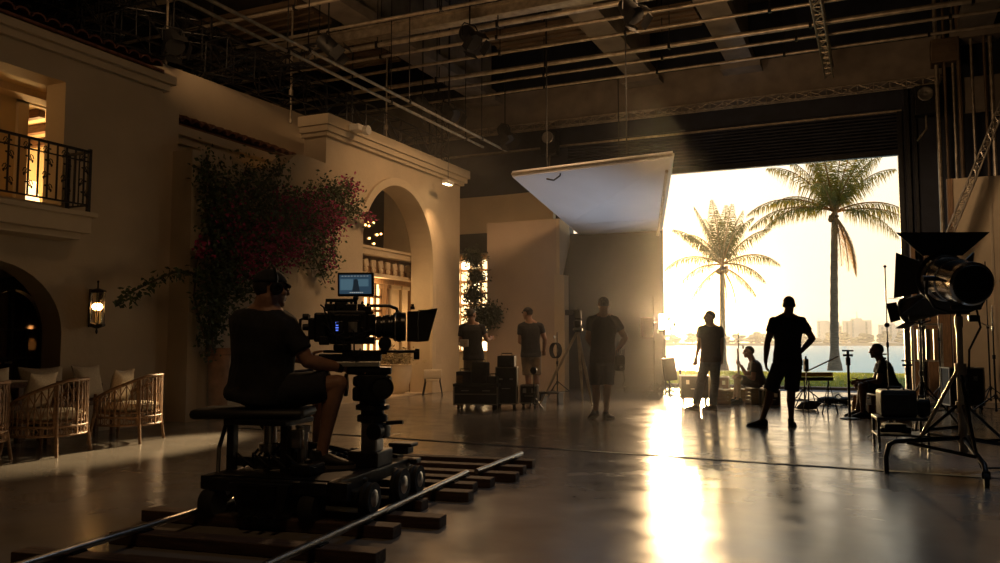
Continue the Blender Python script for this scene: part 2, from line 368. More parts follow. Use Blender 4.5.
def roof_tiles(y0, y1, xe, ze, xb, zb):
    b = MB(); n = int((y1-y0)/.2); rows = 3
    for i in range(n):
        y = y0+(i+.5)*(y1-y0)/n
        for r in range(rows):
            u0, u1 = r/rows, (r+1.18)/rows
            p0 = Vector((xe+(xb-xe)*u0, y+random.uniform(-.01, .01), ze+(zb-ze)*u0+.03)); p1 = Vector((xe+(xb-xe)*u1, y, ze+(zb-ze)*u1+.0))
            d = (p1-p0).normalized(); sid = Vector((0, 1, 0)); upv = sid.cross(d)*-1
            if upv.z < 0: upv = -upv
            R = []
            for p, rr in ((p0, .10), (p1, .085)):
                R.append([b.bm.verts.new(p+sid*cos(pi*k/6)*rr+upv*sin(pi*k/6)*rr*.8) for k in range(7)]+[b.bm.verts.new(p+sid*cos(pi*k/6)*rr*.78+upv*sin(pi*k/6)*rr*.58) for k in range(6, -1, -1)])
            A, B = R
            for k in range(14): b.bm.faces.new((A[k], A[(k+1) % 14], B[(k+1) % 14], B[k]))
            b.bm.faces.new(A); b.bm.faces.new(B[::-1])
    b.prism([(xe+.02, ze-.02), (xb, zb-.02), (xb, zb-.08), (xe+.02, ze-.08)], y0, y1, 'Y')
    return b
struct('roof_1', roof_tiles(1.2, 8.5, X0+.1, 5.02, X0-1.0, 5.32), M_['tile'], 'terracotta tile roof edge over the balcony facade', smooth=40)
struct('roof_2', roof_tiles(8.7, 12.3, X0-.55, 4.55, X0-1.2, 4.82), M_['tile'], 'terracotta tile roof edge above the garden wall', smooth=40)
# --- arch wall (Y 12.5..17.8)
aw = [(12.45, 0), (17.85, 0), (17.85, 5.2), (12.45, 5.2)]
AC, AW_, AS = 14.98, 2.84, 2.95
struct('wall_arch', MB().prism(aw, X0-.5, X0, 'X', holes=[arch_pts(AC, AW_, .02, AS, 28, 1.5)]), M_['stucco'], 'tall stucco wall with one big arch')
def arch_band(yc, w, zs, rise, wd, x0, x1):
    o = arch_pts(yc, w+2*wd, .02, zs, 28, rise+wd); i = arch_pts(yc, w, .02, zs, 28, rise)
    return MB().prism(o+i[::-1], x0, x1, 'X') if False else ring_prism(o, i, x0, x1)
def ring_prism(o, i, x0, x1):
    b = MB(); n = len(o)
    V = [[b.bm.verts.new((x, y, z)) for y, z in L] for L, x in ((o, x0), (o, x1), (i, x0), (i, x1))]
    for k in range(n-1):
        b.bm.faces.new((V[0][k], V[0][k+1], V[1][k+1], V[1][k])); b.bm.faces.new((V[2][k], V[2][k+1], V[3][k+1], V[3][k]))
        b.bm.faces.new((V[0][k], V[0][k+1], V[2][k+1], V[2][k])); b.bm.faces.new((V[1][k], V[1][k+1], V[3][k+1], V[3][k]))
    return b
struct('trim_8', arch_band(AC, AW_, AS, 1.5, .16, X0, X0+.07), M_['stucco_trim'], 'moulded band around the big arch', smooth=40)
struct('trim_9', MB().bx(X0-.5, X0+.08, 12.36, 17.93, 4.96, 5.03).bx(X0-.5, X0+.14, 12.3, 17.98, 5.03, 5.14).bx(X0-.5, X0+.19, 12.25, 18.03, 5.14, 5.33), M_['stucco_trim'], 'deep cornice on top of the arch wall')
# --- inside the arch
struct('wall_inner', MB().bx(-10.75, -10.6, 16.4, 19.35, 3.2, 5.3).bx(-12.3, -12.15, 12.0, 19.35, 0, 5.3).bx(-10.75,-10.6,17.9,19.35,0,3.2), mat('inner_plaster', (.50, .38, .24), .85, nscale=2, namt=.06), 'plain beige back wall inside the arch')
# --- curved cyc and white flat by the doorway
def curve_wall():
    pts = []
    for k in range(17):
        a = pi/2*k/16
        pts.append((-9.2+2.0*sin(a), 19.4-.55*(1-cos(a))))
    pts = [(-13.5, 19.4)]+pts
    b = MB(); n = len(pts)
    V = []
    for (x, y) in pts: V.append((b.bm.verts.new((x, y, 0)), b.bm.verts.new((x, y, 4.95)), b.bm.verts.new((x, y+.15, 4.95)), b.bm.verts.new((x, y+.15, 0))))
    for A, B in zip(V[:-1], V[1:]):
        for k in range(4): b.bm.faces.new((A[k], A[(k+1) % 4], B[(k+1) % 4], B[k]))
    b.bm.faces.new(V[0]); b.bm.faces.new(V[-1][::-1]); return b
struct('wall_curved', curve_wall(), M_['stucco'], 'curved stucco wall beyond the arch wall', smooth=40)
struct('wall_flat', MB().bx(-8.75, -6.93, 18.35, 18.5, 0, 4.07), mat('flat_paint', (.50, .40, .32), .8, nscale=1.5, namt=.06), 'tall pinkish beige set wall beside the black flag')
struct('trim_10', MB().prism([(18.35, 0), (18.55, 0), (18.55, 2.7), (19.1, 3.6), (19.0, 4.05), (18.35, 4.07)], -6.93, -6.85, 'X').bx(-6.97, -6.72, 18.3, 18.6, 0, 2.72), M_['stucco_trim'], 'pale end post and bracket of the beige set wall')
# ================================================================ overhead structure and rig
for i, (xc, w) in enumerate(((-9.3, .62), (-5.05, .62), (-2.72, .58), (1.93, .62))):
    b = MB().bx(xc-w/2, xc+w/2, 1.0, 19.4, 7.50, 7.72).bx(xc-w/2+.14, xc+w/2-.14, 1.0, 19.4, 7.72, ZC)
    b.bx(xc-w/2-.15, xc+w/2+.15, 19.0, 19.5, 7.36, 7.50)
    struct('ceiling_beam', b, M_['concrete_beam'], 'concrete roof beam running towards the doorway')
M_['duct'] = mat('duct', (.16, .11, .07), .6, metal=.4, nscale=2, namt=.25)
def ordinal(i): return ('first', 'second', 'third', 'fourth', 'fifth', 'sixth', 'seventh', 'eighth', 'ninth', 'tenth')[i]
# pipes across the stage
PX = [17.3, 16.5, 15.85, 14.85, 14.05, 13.45, 12.4, 11.3]
for i, y in enumerate(PX):
    r = .05 if i in (2, 5) else .032
    lab = ('ceiling grid pipe across the stage, the one closest to the doorway' if i == 0 else '%s ceiling grid pipe across the stage, counted from the doorway' % ordinal(i))
    t = thing('ceiling_pipe', lab, 'pipe', (0, y, 6.95), 0, 'pipes across the stage')
    MB().cyl((-13.5, 0, 0), (4.6, 0, 0), r, seg=10).build('pipe', M_['galv'], t, 40)
    for k in range(7):
        x = -12+2.6*k+.3*(i % 3)
        MB().cyl((x, 0, .02), (x, 0, ZC-6.96), .011, seg=6).box((x, 0, 0), (.05, r*2.5, r*2.6)).build('hanger', M_['black_metal'], t)
# wide flat rails under the pipes
for i, (y, z) in enumerate(((13.5, 7.12), (10.4, 7.12))):
    t = MB().bx(-13.5, 4.6, y-.13, y+.13, z, z+.16).bx(-13.5, 4.6, y-.2, y+.2, z+.16, z+.19).build('steel_joist', M_['galv'])
    tag(t, ('flat steel joist across the stage under the roof beams' if i == 0 else 'flat steel joist across the stage near the top of the picture'), 'joist')
# pair of long rails towards the doorway, above the parapet
for i, (x, z) in enumerate(((-7.86, 5.62), (-8.26, 5.66))):
    t = thing('rigging_rail', 'long thin pale rail towards the doorway, %s of the pair' % ('inner one' if i == 0 else 'outer one'), 'rail', (x, 0, z), 0, 'pair of rigging rails')
    MB().cyl((0, 5.0, 0), (0, 17.5-.4*i, 0), .028, seg=8).build('rail', M_['galv'], t, 40)
    for y in (7.2, 10.1, 13.1, 16.2): MB().cyl((0, y, 0), (0, y, ZC-z-.01), .01, seg=6).box((0, y, 0), (.07, .05, .08)).build('hanger', M_['black_metal'], t)
def truss(b, p0, p1, w=.3, h=.3, n=None, r=.02, rb=.012):
    p0, p1 = Vector(p0), Vector(p1); d = (p1-p0); L = d.length; d.normalize()
    s = d.cross(Vector((0, 0, 1))) if abs(d.z) < .9 else Vector((1, 0, 0)); s.normalize(); u = s.cross(d)
    n = n or max(2, int(L/max(w, h)/1.1))
    cs = [s*w/2+u*h/2, -s*w/2+u*h/2, -s*w/2-u*h/2, s*w/2-u*h/2]
    for c in cs: b.cyl(p0+c, p1+c, r, seg=6)
    for k in range(n):
        a, e_ = p0+d*L*k/n, p0+d*L*(k+1)/n
        for q in range(4):
            c0, c1 = cs[q], cs[(q+1) % 4]
            if k % 2: c0, c1 = c1, c0
            b.cyl(a+c0, e_+c1, rb, seg=5); b.cyl(a+cs[q], a+cs[(q+1) % 4], rb, seg=5)
    return b
tag(truss(MB(), (-10.1, 10.5, 6.0), (-9.75, 17.6, 5.75), .5, .55).build('lattice_truss', M_['black_metal']), 'black lattice truss lying just behind the arch wall parapet', 'truss')
tag(truss(MB(), (-11.2, 6.0, 6.3), (-11.0, 13.0, 6.5), .5, .6).build('lattice_truss', M_['black_metal']), 'black lattice truss above the tiled roof of the balcony facade', 'truss')
tag(truss(MB(), (-9.78, 17.75, 5.34), (-9.78, 17.75, ZC-.01), .35, .35).build('truss_tower', M_['black_metal']), 'upright black truss rising over the arch wall cornice', 'truss')
tag(truss(MB(), (-11.75, 9.6, 5.3), (-11.75, 9.6, ZC-.01), .4, .4).build('truss_tower', M_['black_metal']), 'upright black truss behind the upper parapet', 'truss')
tag(truss(MB(), (-13.4, 19.46, 6.67), (1.3, 19.46, 6.67), .14, .16, 46, .014, .008).build('lattice_truss', M_['galv']), 'slender pale lattice girder under the lintel beam', 'truss')
tag(truss(MB(), (-.80, 12.5, 6.85), (-.83, 18.6, 6.85), .16, .2, 18, .02, .01).build('ladder_truss', M_['galv']), 'narrow ladder truss running towards the doorway above the right palm', 'truss')
for a, b_, w, lab in (((-13.2, 9.2, 6.75), (-6.2, 9.2, 6.75), .35, 'black lattice truss across the top left corner, nearest the camera'), ((-13.2, 11.9, 6.3), (-8.9, 11.9, 6.3), .3, 'black lattice truss over the upper parapet, running across the stage'),
                     ((-11.6, 5.2, 7.0), (-11.6, 15.8, 7.0), .35, 'black lattice truss running to the doorway high over the tiled roofs'), ((-6.9, 5.0, 7.2), (-6.9, 11.8, 7.2), .3, 'black lattice truss running to the doorway above the camera dolly')):
    tag(truss(MB(), a, b_, w, w, None, .022, .012).build('rig_truss', M_['black_metal']), lab, 'truss', 'black rig trusses')
for i, (x, y) in enumerate(((-11.0, 8.6), (-10.6, 9.9), (-10.9, 11.2), (-10.2, 12.6), (-9.9, 14.2), (-9.95, 15.6))):
    tag(MB().cyl((x, y, 5.35), (x, y, ZC-.01), .02, seg=8).cyl((x, y, 5.9), (x, y, 6.0), .045, seg=8).cyl((x, y, 5.35), (x, y, 5.42), .035, seg=8).build('drop_pipe', M_['galv'] if i % 2 else M_['black_metal'], smooth=40), 'upright drop pipe behind the parapet, %s from the left' % ordinal(i), 'pipe', 'drop pipes behind the parapet')
for i, (x0, x1, y, z) in enumerate(((-12.5, -9.9, 12.9, 7.6), (-7.7, -5.6, 12.72, 7.76), (-4.5, -3.2, 12.6, 7.75), (-12, -9.8, 15.4, 7.6), (-7.7, -5.6, 16.4, 7.8), (-2.2, 1.3, 13.6, 7.8), (-4.5, -3.2, 16.6, 7.8))):
    b = MB().bx(x0, x1, y-.55, y+.55, z, z+.06)
    for k in range(5): b.bx(x0, x1, y-.55+.27*k-.02, y-.55+.27*k+.02, z-.04, z)
    lab = ('brown plank walkway high up over the balcony facade', 'brown plank walkway left of centre at the top of the stage', 'short brown plank walkway above the overhead bounce', 'brown plank walkway above the garden wall',
           'brown plank walkway high above the arch wall corner', 'brown plank walkway above the doorway on the right', 'short plank walkway close to the lintel beam')[i]
    tag(b.build('catwalk', M_['duct']), lab, 'walkway', 'plank walkways under the roof')
# hanging lamps: rod, yoke, housing, lens
def hanging_lamp(x, y, z, label, rz=0, tilt=50):
    t = thing('hanging_lamp', label, 'lamp', (x, y, z), rz, 'lamps hanging from the grid')
    MB().cyl((0, 0, .22), (0, 0, ZC-z-.01), .014, seg=6).build('rod', M_['black_metal'], t)
    MB().tube([(-.17, 0, -.02), (-.17, 0, .16), (-.12, 0, .22), (.12, 0, .22), (.17, 0, .16), (.17, 0, -.02)], .012, 6).build('yoke', M_['black_metal'], t)
    R = Matrix.Rotation(radians(tilt), 4, 'X')
    MB().lathe([(.06, -.2), (.12, -.19), (.14, -.1), (.14, .14), (.155, .15), (.155, .19), (.13, .19)], M=R).build('housing', M_['black'], t, 40)
    d = MB()
    for a in range(4):
        Rz = Matrix.Rotation(a*pi/2, 4, 'Z')
        m = MB().box((0, .2, .27), (.24, .008, .17), Matrix.Rotation(0, 4, 'X')); m.xf(Rz)
        me = m.mesh('tmp'); d.bm.from_mesh(me); bpy.data.meshes.remove(me)
    d.xf(R); d.build('barn_doors', M_['black'], t)
    return t
for a in ((-8.6, 11.6, 6.3, 'black lamp hanging highest over the upper parapet'), (-8.9, 15.4, 6.28, 'black lamp hanging beside the upright truss over the arch wall'),
          (-8.35, 15.6, 6.1, 'black lamp on a long rod in front of the arch wall cornice'), (-6.35, 12.6, 6.45, 'black lamp hanging at the top left of centre, under the flat joist'),
          (-7.75, 17.2, 5.95, 'black lamp on a rod in front of the dark shutter, left of the bounce'), (-3.6, 13.0, 6.6, 'black lamp under the walkway above the overhead bounce'),
          (-10.25, 9.7, 6.0, 'black lamp hanging over the lower tiled roof')):
    hanging_lamp(*a, rz=random.uniform(1, 2.4), tilt=random.uniform(35, 60) + 90)
# the small lamp that rakes the arch wall
t = thing('wall_washer_lamp', 'small pale lamp on a long cable lighting the arch wall', 'lamp', (-8.72, 16.25, 4.72))
MB().cyl((0, 0, .05), (0, 0, ZC-4.73), .007, seg=6).build('cable', M_['black'], t)
MB().box((0, 0, 0), (.16, .32, .08), None, .015).build('housing', M_['white_paint'], t)
MB().box((-.02, 0, -.045), (.1, .26, .012)).build('tube', mat('lamp_glow', (1, .8, .5), .4, emit=(1, .72, .38), estr=12), t)
spot('spot_washer', (-8.74, 16.25, 4.66), (-9.25, 16.45, 2.4), 90, WARM, 75, .8, .05)
# box with round speaker on the door corner and on the lintel
def horn(x, y, z, label):
    t = thing('wall_speaker', label, 'speaker', (x, y, z))
    MB().box((0, 0, 0), (.42, .3, .62), None, .02).box((0, .2, .2), (.3, .2, .2)).build('housing', M_['black_metal'], t)
    MB().lathe([(.15, 0), (.15, .03), (.12, .035), (.06, .01), (.02, .02)], (0, -.15, .12), 20, Matrix.Rotation(pi/2, 4, 'X')).build('horn', M_['steel'], t, 40)
    MB().tube([(0, -.02, -.3), (0, -.05, -.6), (-.18, -.1, -.85)], .02, 6).build('arm', M_['galv'], t)
horn(1.0, 19.3, 6.2, 'black box with round speaker on the doorway corner at right')
horn(-7.45, 19.3, 6.15, 'black box with round speaker on the lintel above the flag')
tag(MB().box((1.38, 19.2, 7.15), (.52, .45, .5), None, .02).box((1.38, 18.96, 7.15), (.4, .02, .1)).box((1.38, 18.96, 7.28), (.4, .02, .03)).build('junction_box', M_['duct']), 'brown metal box hung at the lintel end', 'box')
tag(MB().box((2.05, 19.2, 6.2), (.75, .06, .75), None, .01).box((2.05, 19.16, 6.2), (.66, .02, .66)).build('wall_panel', M_['concrete_beam']), 'pale square panel behind the conduits', 'panel')
# conduits on the wall by the doorway
xs = [1.22, 1.36, 1.52, 1.62, 1.86, 2.08, 2.2, 2.42, 2.62, 2.85, 3.1]
for i, x in enumerate(xs):
    lab = 'upright conduit pipe right of the doorway, %s from the doorway' % (ordinal(i) if i < 10 else 'last')
    z0 = 4.0 if i > 2 else .02
    tag(MB().cyl((x, 19.05 if i % 2 else 19.15, z0), (x, 19.05 if i % 2 else 19.15, 8.9), .028 if i % 3 else .042, seg=8).build('conduit_pipe', M_['galv'] if i % 2 == 0 else M_['duct'], smooth=40), lab, 'pipe', 'conduits right of the doorway')
# long slanting boom
tag(truss(MB(), (1.0, 17.6, 2.6), (2.75, 18.2, 6.9), .12, .16, 26, .018, .01).build('slanting_boom', M_['galv']), 'long slanting lattice boom at far right', 'boom')
# ================================================================ overhead bounce and black flag
NL, NR, FR, FL = Vector((-6.82, 15.5, 4.55)), Vector((-3.15, 14.0, 4.3)), Vector((-4.56, 19.0, 3.74)), Vector((-6.58, 19.0, 3.74))
up_ = Vector((0, 0, .12))
t = thing('overhead_bounce', 'big pale overhead bounce board tilted above the black flag', 'reflector', (-5.2, 17, 4.05)); O = Vector((-5.2, 17, 4.05))
def slab(ps, th):
    b = MB(); A = [b.bm.verts.new(p) for p in ps]; B = [b.bm.verts.new(p+th) for p in ps]
    b.bm.faces.new(A[::-1]); b.bm.faces.new(B)
    for k in range(4): b.bm.faces.new((A[k], A[(k+1) % 4], B[(k+1) % 4], B[k]))
    return b
u = .80
def lerp(a, b, k): return a+(b-a)*k
M_['bounce'] = mat('bounce', (.66, .67, .70), .75, nscale=1.2, namt=.04, bump=.15, bscale=2.5)
slab([p-O for p in (NL, NR, lerp(NR, FR, u), lerp(NL, FL, u))], up_).build('board', M_['bounce'], t)
slab([p-O for p in (lerp(NL, FL, u+.004), lerp(NR, FR, u+.004), FR, FL)], up_).build('board', M_['bounce'], t)
fr = MB()
for a, b_ in ((NL, NR), (NR, FR), (FR, FL), (FL, NL), (lerp(NL, FL, u), lerp(NR, FR, u))): fr.tube([a-O+up_*.5, b_-O+up_*.5], .03, 6)
fr.build('frame', M_['steel'], t)
MB().tube([lerp(NR, FR, .12)-O+Vector((-.08, 0, -.03)), lerp(NR, FR, .97)-O+Vector((-.1, 0, -.14))], .03, 8).build('side_pole', M_['galv'], t)
MB().tube([Vector((-5.6, 15.1, 4.52))-O, Vector((-5.62, 15.1, 4.40))-O, Vector((-5.75, 15.1, 4.32))-O, Vector((-5.9, 15.1, 4.36))-O], .018, 6).build('hook', M_['black_metal'], t)
for p in (lerp(NL, NR, .75), lerp(NL, NR, .25), lerp(FL, FR, .5)): MB().cyl(p-O+up_, (p.x-O.x, p.y-O.y, ZC-O.z-.01), .012, seg=6).build('suspension_cable', M_['black'], t)
t = thing('black_flag', 'tall black cloth flag standing left of the doorway view', 'flag', (-5.9, 19.2, 0))
MB().box((0, 0, 1.885), (2.56, .05, 3.77)).build('cloth', M_['flag_black'], t)
f = MB()
for s in (-1, 1): f.cyl((s*1.29, 0, .1), (s*1.29, 0, 3.8), .03, seg=8)
for z in (.06, 3.78): f.cyl((-1.29, 0, z), (1.29, 0, z), .03, seg=8)
f.build('frame', M_['black'], t)
for s in (-1.2, -.4, .4, 1.2):
    MB().box((s, 0, .08), (.05, .5, .05)).cyl((s, -.22, .0), (s, -.22, .09), .03).cyl((s, .22, .0), (s, .22, .09), .03).build('foot', M_['black_metal'], t)
# ================================================================ people
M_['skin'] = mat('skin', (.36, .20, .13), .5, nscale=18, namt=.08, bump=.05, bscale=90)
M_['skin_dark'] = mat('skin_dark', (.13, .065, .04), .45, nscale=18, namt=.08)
M_['hair'] = mat('hair', (.03, .02, .015), .6, nscale=40, namt=.3)
M_['hair_grey'] = mat('hair_grey', (.22, .19, .16), .6, nscale=40, namt=.3)
M_['tee_black'] = mat('tee_black', (.018, .018, .021), .9, nscale=30, namt=.15, bump=.2, bscale=60)
M_['tee_grey'] = mat('tee_grey', (.10, .10, .10), .9, nscale=30, namt=.1)
M_['shorts_navy'] = mat('shorts_navy', (.02, .022, .032), .85, nscale=25, namt=.15)
M_['shorts_khaki'] = mat('shorts_khaki', (.22, .16, .10), .85, nscale=25, namt=.12)
M_['shorts_grey'] = mat('shorts_grey', (.12, .11, .10), .85, nscale=25, namt=.12)
M_['jeans'] = mat('jeans', (.035, .05, .085), .85, nscale=30, namt=.2)
M_['shoe'] = mat('shoe', (.02, .02, .02), .6, nscale=30, namt=.2)
M_['sole'] = mat('sole', (.12, .11, .10), .7)
M_['eye'] = mat('eye', (.05, .04, .035), .2)
def V(p): return Vector(p)
def remesh(mb, voxel, smooth_n=2, wrinkle=0.0, ws=9.0, seed=0):
    me = mb.mesh('tmp'); o = bpy.data.objects.new('tmp', me); tsc = bpy.data.scenes.new('tmp'); tsc.collection.objects.link(o)
    m = o.modifiers.new('r', 'REMESH'); m.mode = 'VOXEL'; m.voxel_size = voxel; m.use_smooth_shade = True
    if smooth_n:
        s = o.modifiers.new('s', 'SMOOTH'); s.factor = .5; s.iterations = smooth_n
    with bpy.context.temp_override(scene=tsc, view_layer=tsc.view_layers[0]): dg = bpy.context.evaluated_depsgraph_get()
    r = bpy.data.meshes.new_from_object(o.evaluated_get(dg))
    bpy.data.objects.remove(o); bpy.data.meshes.remove(me); bpy.data.scenes.remove(tsc)
    if wrinkle:
        off = Vector((seed*3.1, seed*1.7, 0))
        nrm = [Vector(v.normal) for v in r.vertices]
        for v, nv in zip(r.vertices, nrm):
            p = v.co*ws; q = Vector((p.x, p.y, p.z*.55))+off
            v.co += nv*wrinkle*(noise.noise(q)+.5*noise.noise(q*2.3))
    r.polygons.foreach_set('use_smooth', [True]*len(r.polygons))
    return r
def link_mesh(name, me, m, parent):
    me.name = name; me.materials.clear(); me.materials.append(m)
    o = bpy.data.objects.new(name, me); COL.objects.link(o); o.parent = parent; return o
def rings(b, secs):
    """secs: (centre, lateral vec, forward vec, a, b) superelliptic rings lofted"""
    R = []; seg = 24
    for c, l, f, a, d in secs:
        R.append([b.bm.verts.new(c+l*a*cos(2*pi*k/seg)+f*d*sin(2*pi*k/seg)) for k in range(seg)])
    for A, B in zip(R[:-1], R[1:]):
        for k in range(seg): b.bm.faces.new((A[k], A[(k+1) % seg], B[(k+1) % seg], B[k]))
    b.bm.faces.new(R[0][::-1]); b.bm.faces.new(R[-1])
def limb(b, pts, rs, seg=14):
    b.tube(pts, rs, seg)
    b.ball(pts[0], rs[0], 12); b.ball(pts[-1], rs[-1], 12)
def frac(a, b, k): return a+(b-a)*k
def hand(b, w, hd, thumb, curl, s, seed=0):
    """palm and five separate fingers; hd: pointing direction, thumb: side the thumb leaves from"""
    hd = hd.normalized(); th = (thumb-hd*thumb.dot(hd)).normalized(); pn = hd.cross(th)   # palm normal (fingers curl to -pn or pn by sign of curl)
    c = w+hd*.052*s
    b.ball(c, (.040*s, .052*s, .016*s), 14, Matrix((th, hd, pn)).transposed().to_4x4())
    limb(b, [w-hd*.02*s, w+hd*.03*s], [.027*s, .026*s], 10)
    for k, (o_, ln) in enumerate(((.033, .068), (.011, .078), (-.011, .073), (-.032, .056))):
        p = w+hd*.088*s+th*o_*s*.95; d = (hd+th*o_*2.2).normalized(); pts = [p-hd*.03*s, p]; rs = [.0095*s, .0088*s]
        ang = 0
        for q, f in enumerate((.45, .32, .23)):
            ang = curl*(.75+.25*k/3)*(.6+.35*q)
            d2 = d*cos(ang)+pn*sin(ang); p = p+d2*ln*f*s; pts.append(p); rs.append((.0082-.0006*q)*s)
            d = d2 if q == 0 else d
        limb(b, pts, rs, 8)
    p0 = w+hd*.028*s+th*.026*s; d = (hd*.62+th*.72+pn*.3*(1 if curl > 0 else -1)).normalized()
    p1 = p0+d*.042*s; d = (hd*.85+th*.25+pn*.45*(1 if curl > 0 else -1)).normalized(); p2 = p1+d*.034*s; p3 = p2+d*.024*s
    limb(b, [p0-hd*.008*s, p1, p2, p3], [.013*s, .0105*s, .0092*s, .0078*s], 8)
def torso_frame(J, s):
    P = frac(J['hipL'], J['hipR'], .5)+Vector((0, 0, .05*s)); Nk = J['neck']; Sh = frac(J['shL'], J['shR'], .5)
    lp = (J['hipR']-J['hipL']).normalized(); ls = (J['shR']-J['shL']).normalized()
    axis = (Nk-P).normalized()
    bend = J.get('bend', 0.0)
    fs = axis.cross(ls)*-1
    def at(u):
        c = frac(P, Nk, u); l = frac(lp, ls, min(max(u*1.3, 0), 1)); l = (l-axis*l.dot(axis)).normalized(); f = axis.cross(l)
        c = c-f*bend*sin(pi*min(max(u, 0), 1))
        return c, l, f
    return at, axis
TORSO = [(-.20, .10, .09), (-.10, .155, .115), (0, .168, .118), (.13, .162, .112), (.28, .15, .105), (.45, .160, .112), (.62, .178, .118), (.78, .188, .112), (.88, .165, .092), (.96, .10, .07), (1.02, .062, .06)]
def person(name, label, J, s=1.0, skin='skin', tee='tee_black', legs=('shorts', 'shorts_navy'), head_f=(0, 1, 0), head_tilt=0.0, hair='hair', feet=None, foot_z=0.0, hands=None, sleeve=.55, hem=.8,
           voxel=.0065, belly=0.0, fat=1.0, cap=None, eyes=True, hairlen=.028):
    J = {k: (V(v) if not isinstance(v, float) else v) for k, v in J.items()}
    root = frac(J['hipL'], J['hipR'], .5); root = Vector((root.x, root.y, foot_z))
    J = {k: (v-root if not isinstance(v, float) else v) for k, v in J.items()}
    t = thing(name, label, 'person', root)
    at, axis = torso_frame(J, s)
    b = MB()
    rings(b, [(*at(u), a*s*fat, d*s*fat) for u, a, d in TORSO])
    hf = V(head_f).normalized(); hf.z = 0; hf.normalize(); hr = hf.cross(Vector((0, 0, 1))).normalized()
    hu = Vector((0, 0, 1)); hf = (hf*cos(head_tilt)+hu*sin(head_tilt)).normalized(); hu = hr.cross(hf).normalized()
    c = J['head']; HR = Matrix((hr, hf, hu)).transposed().to_4x4()
    def hp(x, y, z): return c+(hr*x+hf*y+hu*z)*s
    limb(b, [J['neck']-axis*.03*s, hp(0, -.02, -.05)], [.066*s*fat, .060*s*fat])
    for sd in ('L', 'R'):                                      # trapezius
        limb(b, [frac(J['neck'], J['sh'+sd], .12)+axis*.015*s, frac(J['neck'], J['sh'+sd], .85)], [.055*s, .052*s])
    b.ball(hp(0, -.012, .022), (.076*s, .096*s, .095*s), 20, HR); b.ball(hp(0, .018, -.035), (.063*s, .074*s, .075*s), 16, HR)
    b.ball(hp(0, .062, -.088), (.030*s, .026*s, .022*s), 12, HR)
    limb(b, [hp(0, .086, .022), hp(0, .104, -.012), hp(0, .106, -.022)], [.010*s, .014*s, .015*s], 8)
    b.ball(hp(0, .083, .035), (.05*s, .014*s, .011*s), 12, HR)
    b.ball(hp(0, .086, -.052), (.024*s, .011*s, .007*s), 10, HR); b.ball(hp(0, .085, -.064), (.020*s, .010*s, .007*s), 10, HR)
    for q in (-1, 1):
        b.ball(hp(q*.077, -.01, -.004), (.010*s, .020*s, .033*s), 10, HR); b.ball(hp(q*.045, .062, -.02), (.02*s, .02*s, .02*s), 10, HR)
    for sd in ('L', 'R'):
        S, E, Wr = J['sh'+sd], J['el'+sd], J['wr'+sd]
        limb(b, [S, frac(S, E, .35), frac(S, E, .75), E], [.064*s, .056*s, .047*s, .043*s])
        limb(b, [E, frac(E, Wr, .28), frac(E, Wr, .7), Wr], [.042*s, .045*s, .034*s, .028*s])
        H = (hands or {}).get(sd, {})
        hd = V(H.get('d', (Wr-E).normalized())); th = V(H.get('t', at(.5)[2]))
        hand(b, Wr, hd, th, H.get('curl', .5), s)
        Hp, K, A = J['hip'+sd], J['kn'+sd], J['an'+sd]
        limb(b, [frac(Hp, K, .06), frac(Hp, K, .3), frac(Hp, K, .75), K], [.088*s, .086*s, .065*s, .058*s])
        sh_ = (A-K).normalized(); back = -V((feet or {}).get(sd, (0, 1, 0))).normalized()
        cf = frac(K, A, .28)+back*.016*s
        limb(b, [K, cf, frac(K, A, .62)+back*.006*s, A], [.055*s, .058*s, .042*s, .036*s])
        limb(b, [A, A-back*.05*s-Vector((0, 0, .03*s))], [.036*s, .034*s])
    body = link_mesh('body', remesh(b, voxel, 2), M_[skin], t)
    if eyes:
        for q in (-1, 1): MB().ball(hp(q*.031, .081, .012), .0125*s, 10).build('eye', M_['eye'], t, 60)
    # hair or cap
    if hair:
        h = MB(); h.ball((0, 0, 0), (.081*s, .102*s, .098*s), 28)
        geo = [v for v in h.bm.verts if v.co.z < (-.002+max(0, v.co.y+.01)*.75-(.03+hairlen if v.co.y < -.03*s else 0))*s]
        bmesh.ops.delete(h.bm, geom=geo, context='VERTS'); h.xf(Matrix.Translation(hp(0, -.014, .026)) @ HR)
        me = h.mesh('hair', True)
        hh = link_mesh('hair', me, M_[hair], t); sm = hh.modifiers.new('thick', 'SOLIDIFY'); sm.thickness = .012*s; sm.offset = -1
        me.polygons.foreach_set('use_smooth', [True]*len(me.polygons))
    if cap:
        h = MB(); h.ball((0, 0, 0), (.088*s, .110*s, .102*s), 28)
        bmesh.ops.delete(h.bm, geom=[v for v in h.bm.verts if v.co.z < .008*s], context='VERTS')
        R = MB(); 
        q = []
        brim = [h.bm.verts.new((.078*s*sin(a), (.07+.065*cos(a))*s, (.012-.02*cos(a))*s)) for a in [(-pi/2+pi*k/12) for k in range(13)]]
        inner = [h.bm.verts.new((.078*s*sin(a), (.07+.02*cos(a))*s, .014*s)) for a in [(-pi/2+pi*k/12) for k in range(13)]]
        for k in range(12): h.bm.faces.new((inner[k], inner[k+1], brim[k+1], brim[k]))
        h.xf(Matrix.Translation(hp(0, -.012, .028)) @ HR @ Matrix.Rotation(cap.get('turn', 0), 4, 'Z'))
        me = h.mesh('cap'); hh = link_mesh('cap', me, M_[cap['mat']], t); sm = hh.modifiers.new('thick', 'SOLIDIFY'); sm.thickness = .01*s; sm.offset = -1
        me.polygons.foreach_set('use_smooth', [True]*len(me.polygons))
    # t-shirt
    b = MB(); g = .017*s
    prof = [(-.15, .172, .140), (-.06, .172, .138)]+[(u, a, d) for u, a, d in TORSO if -.02 < u < .93]+[(.965, .085, .068)]
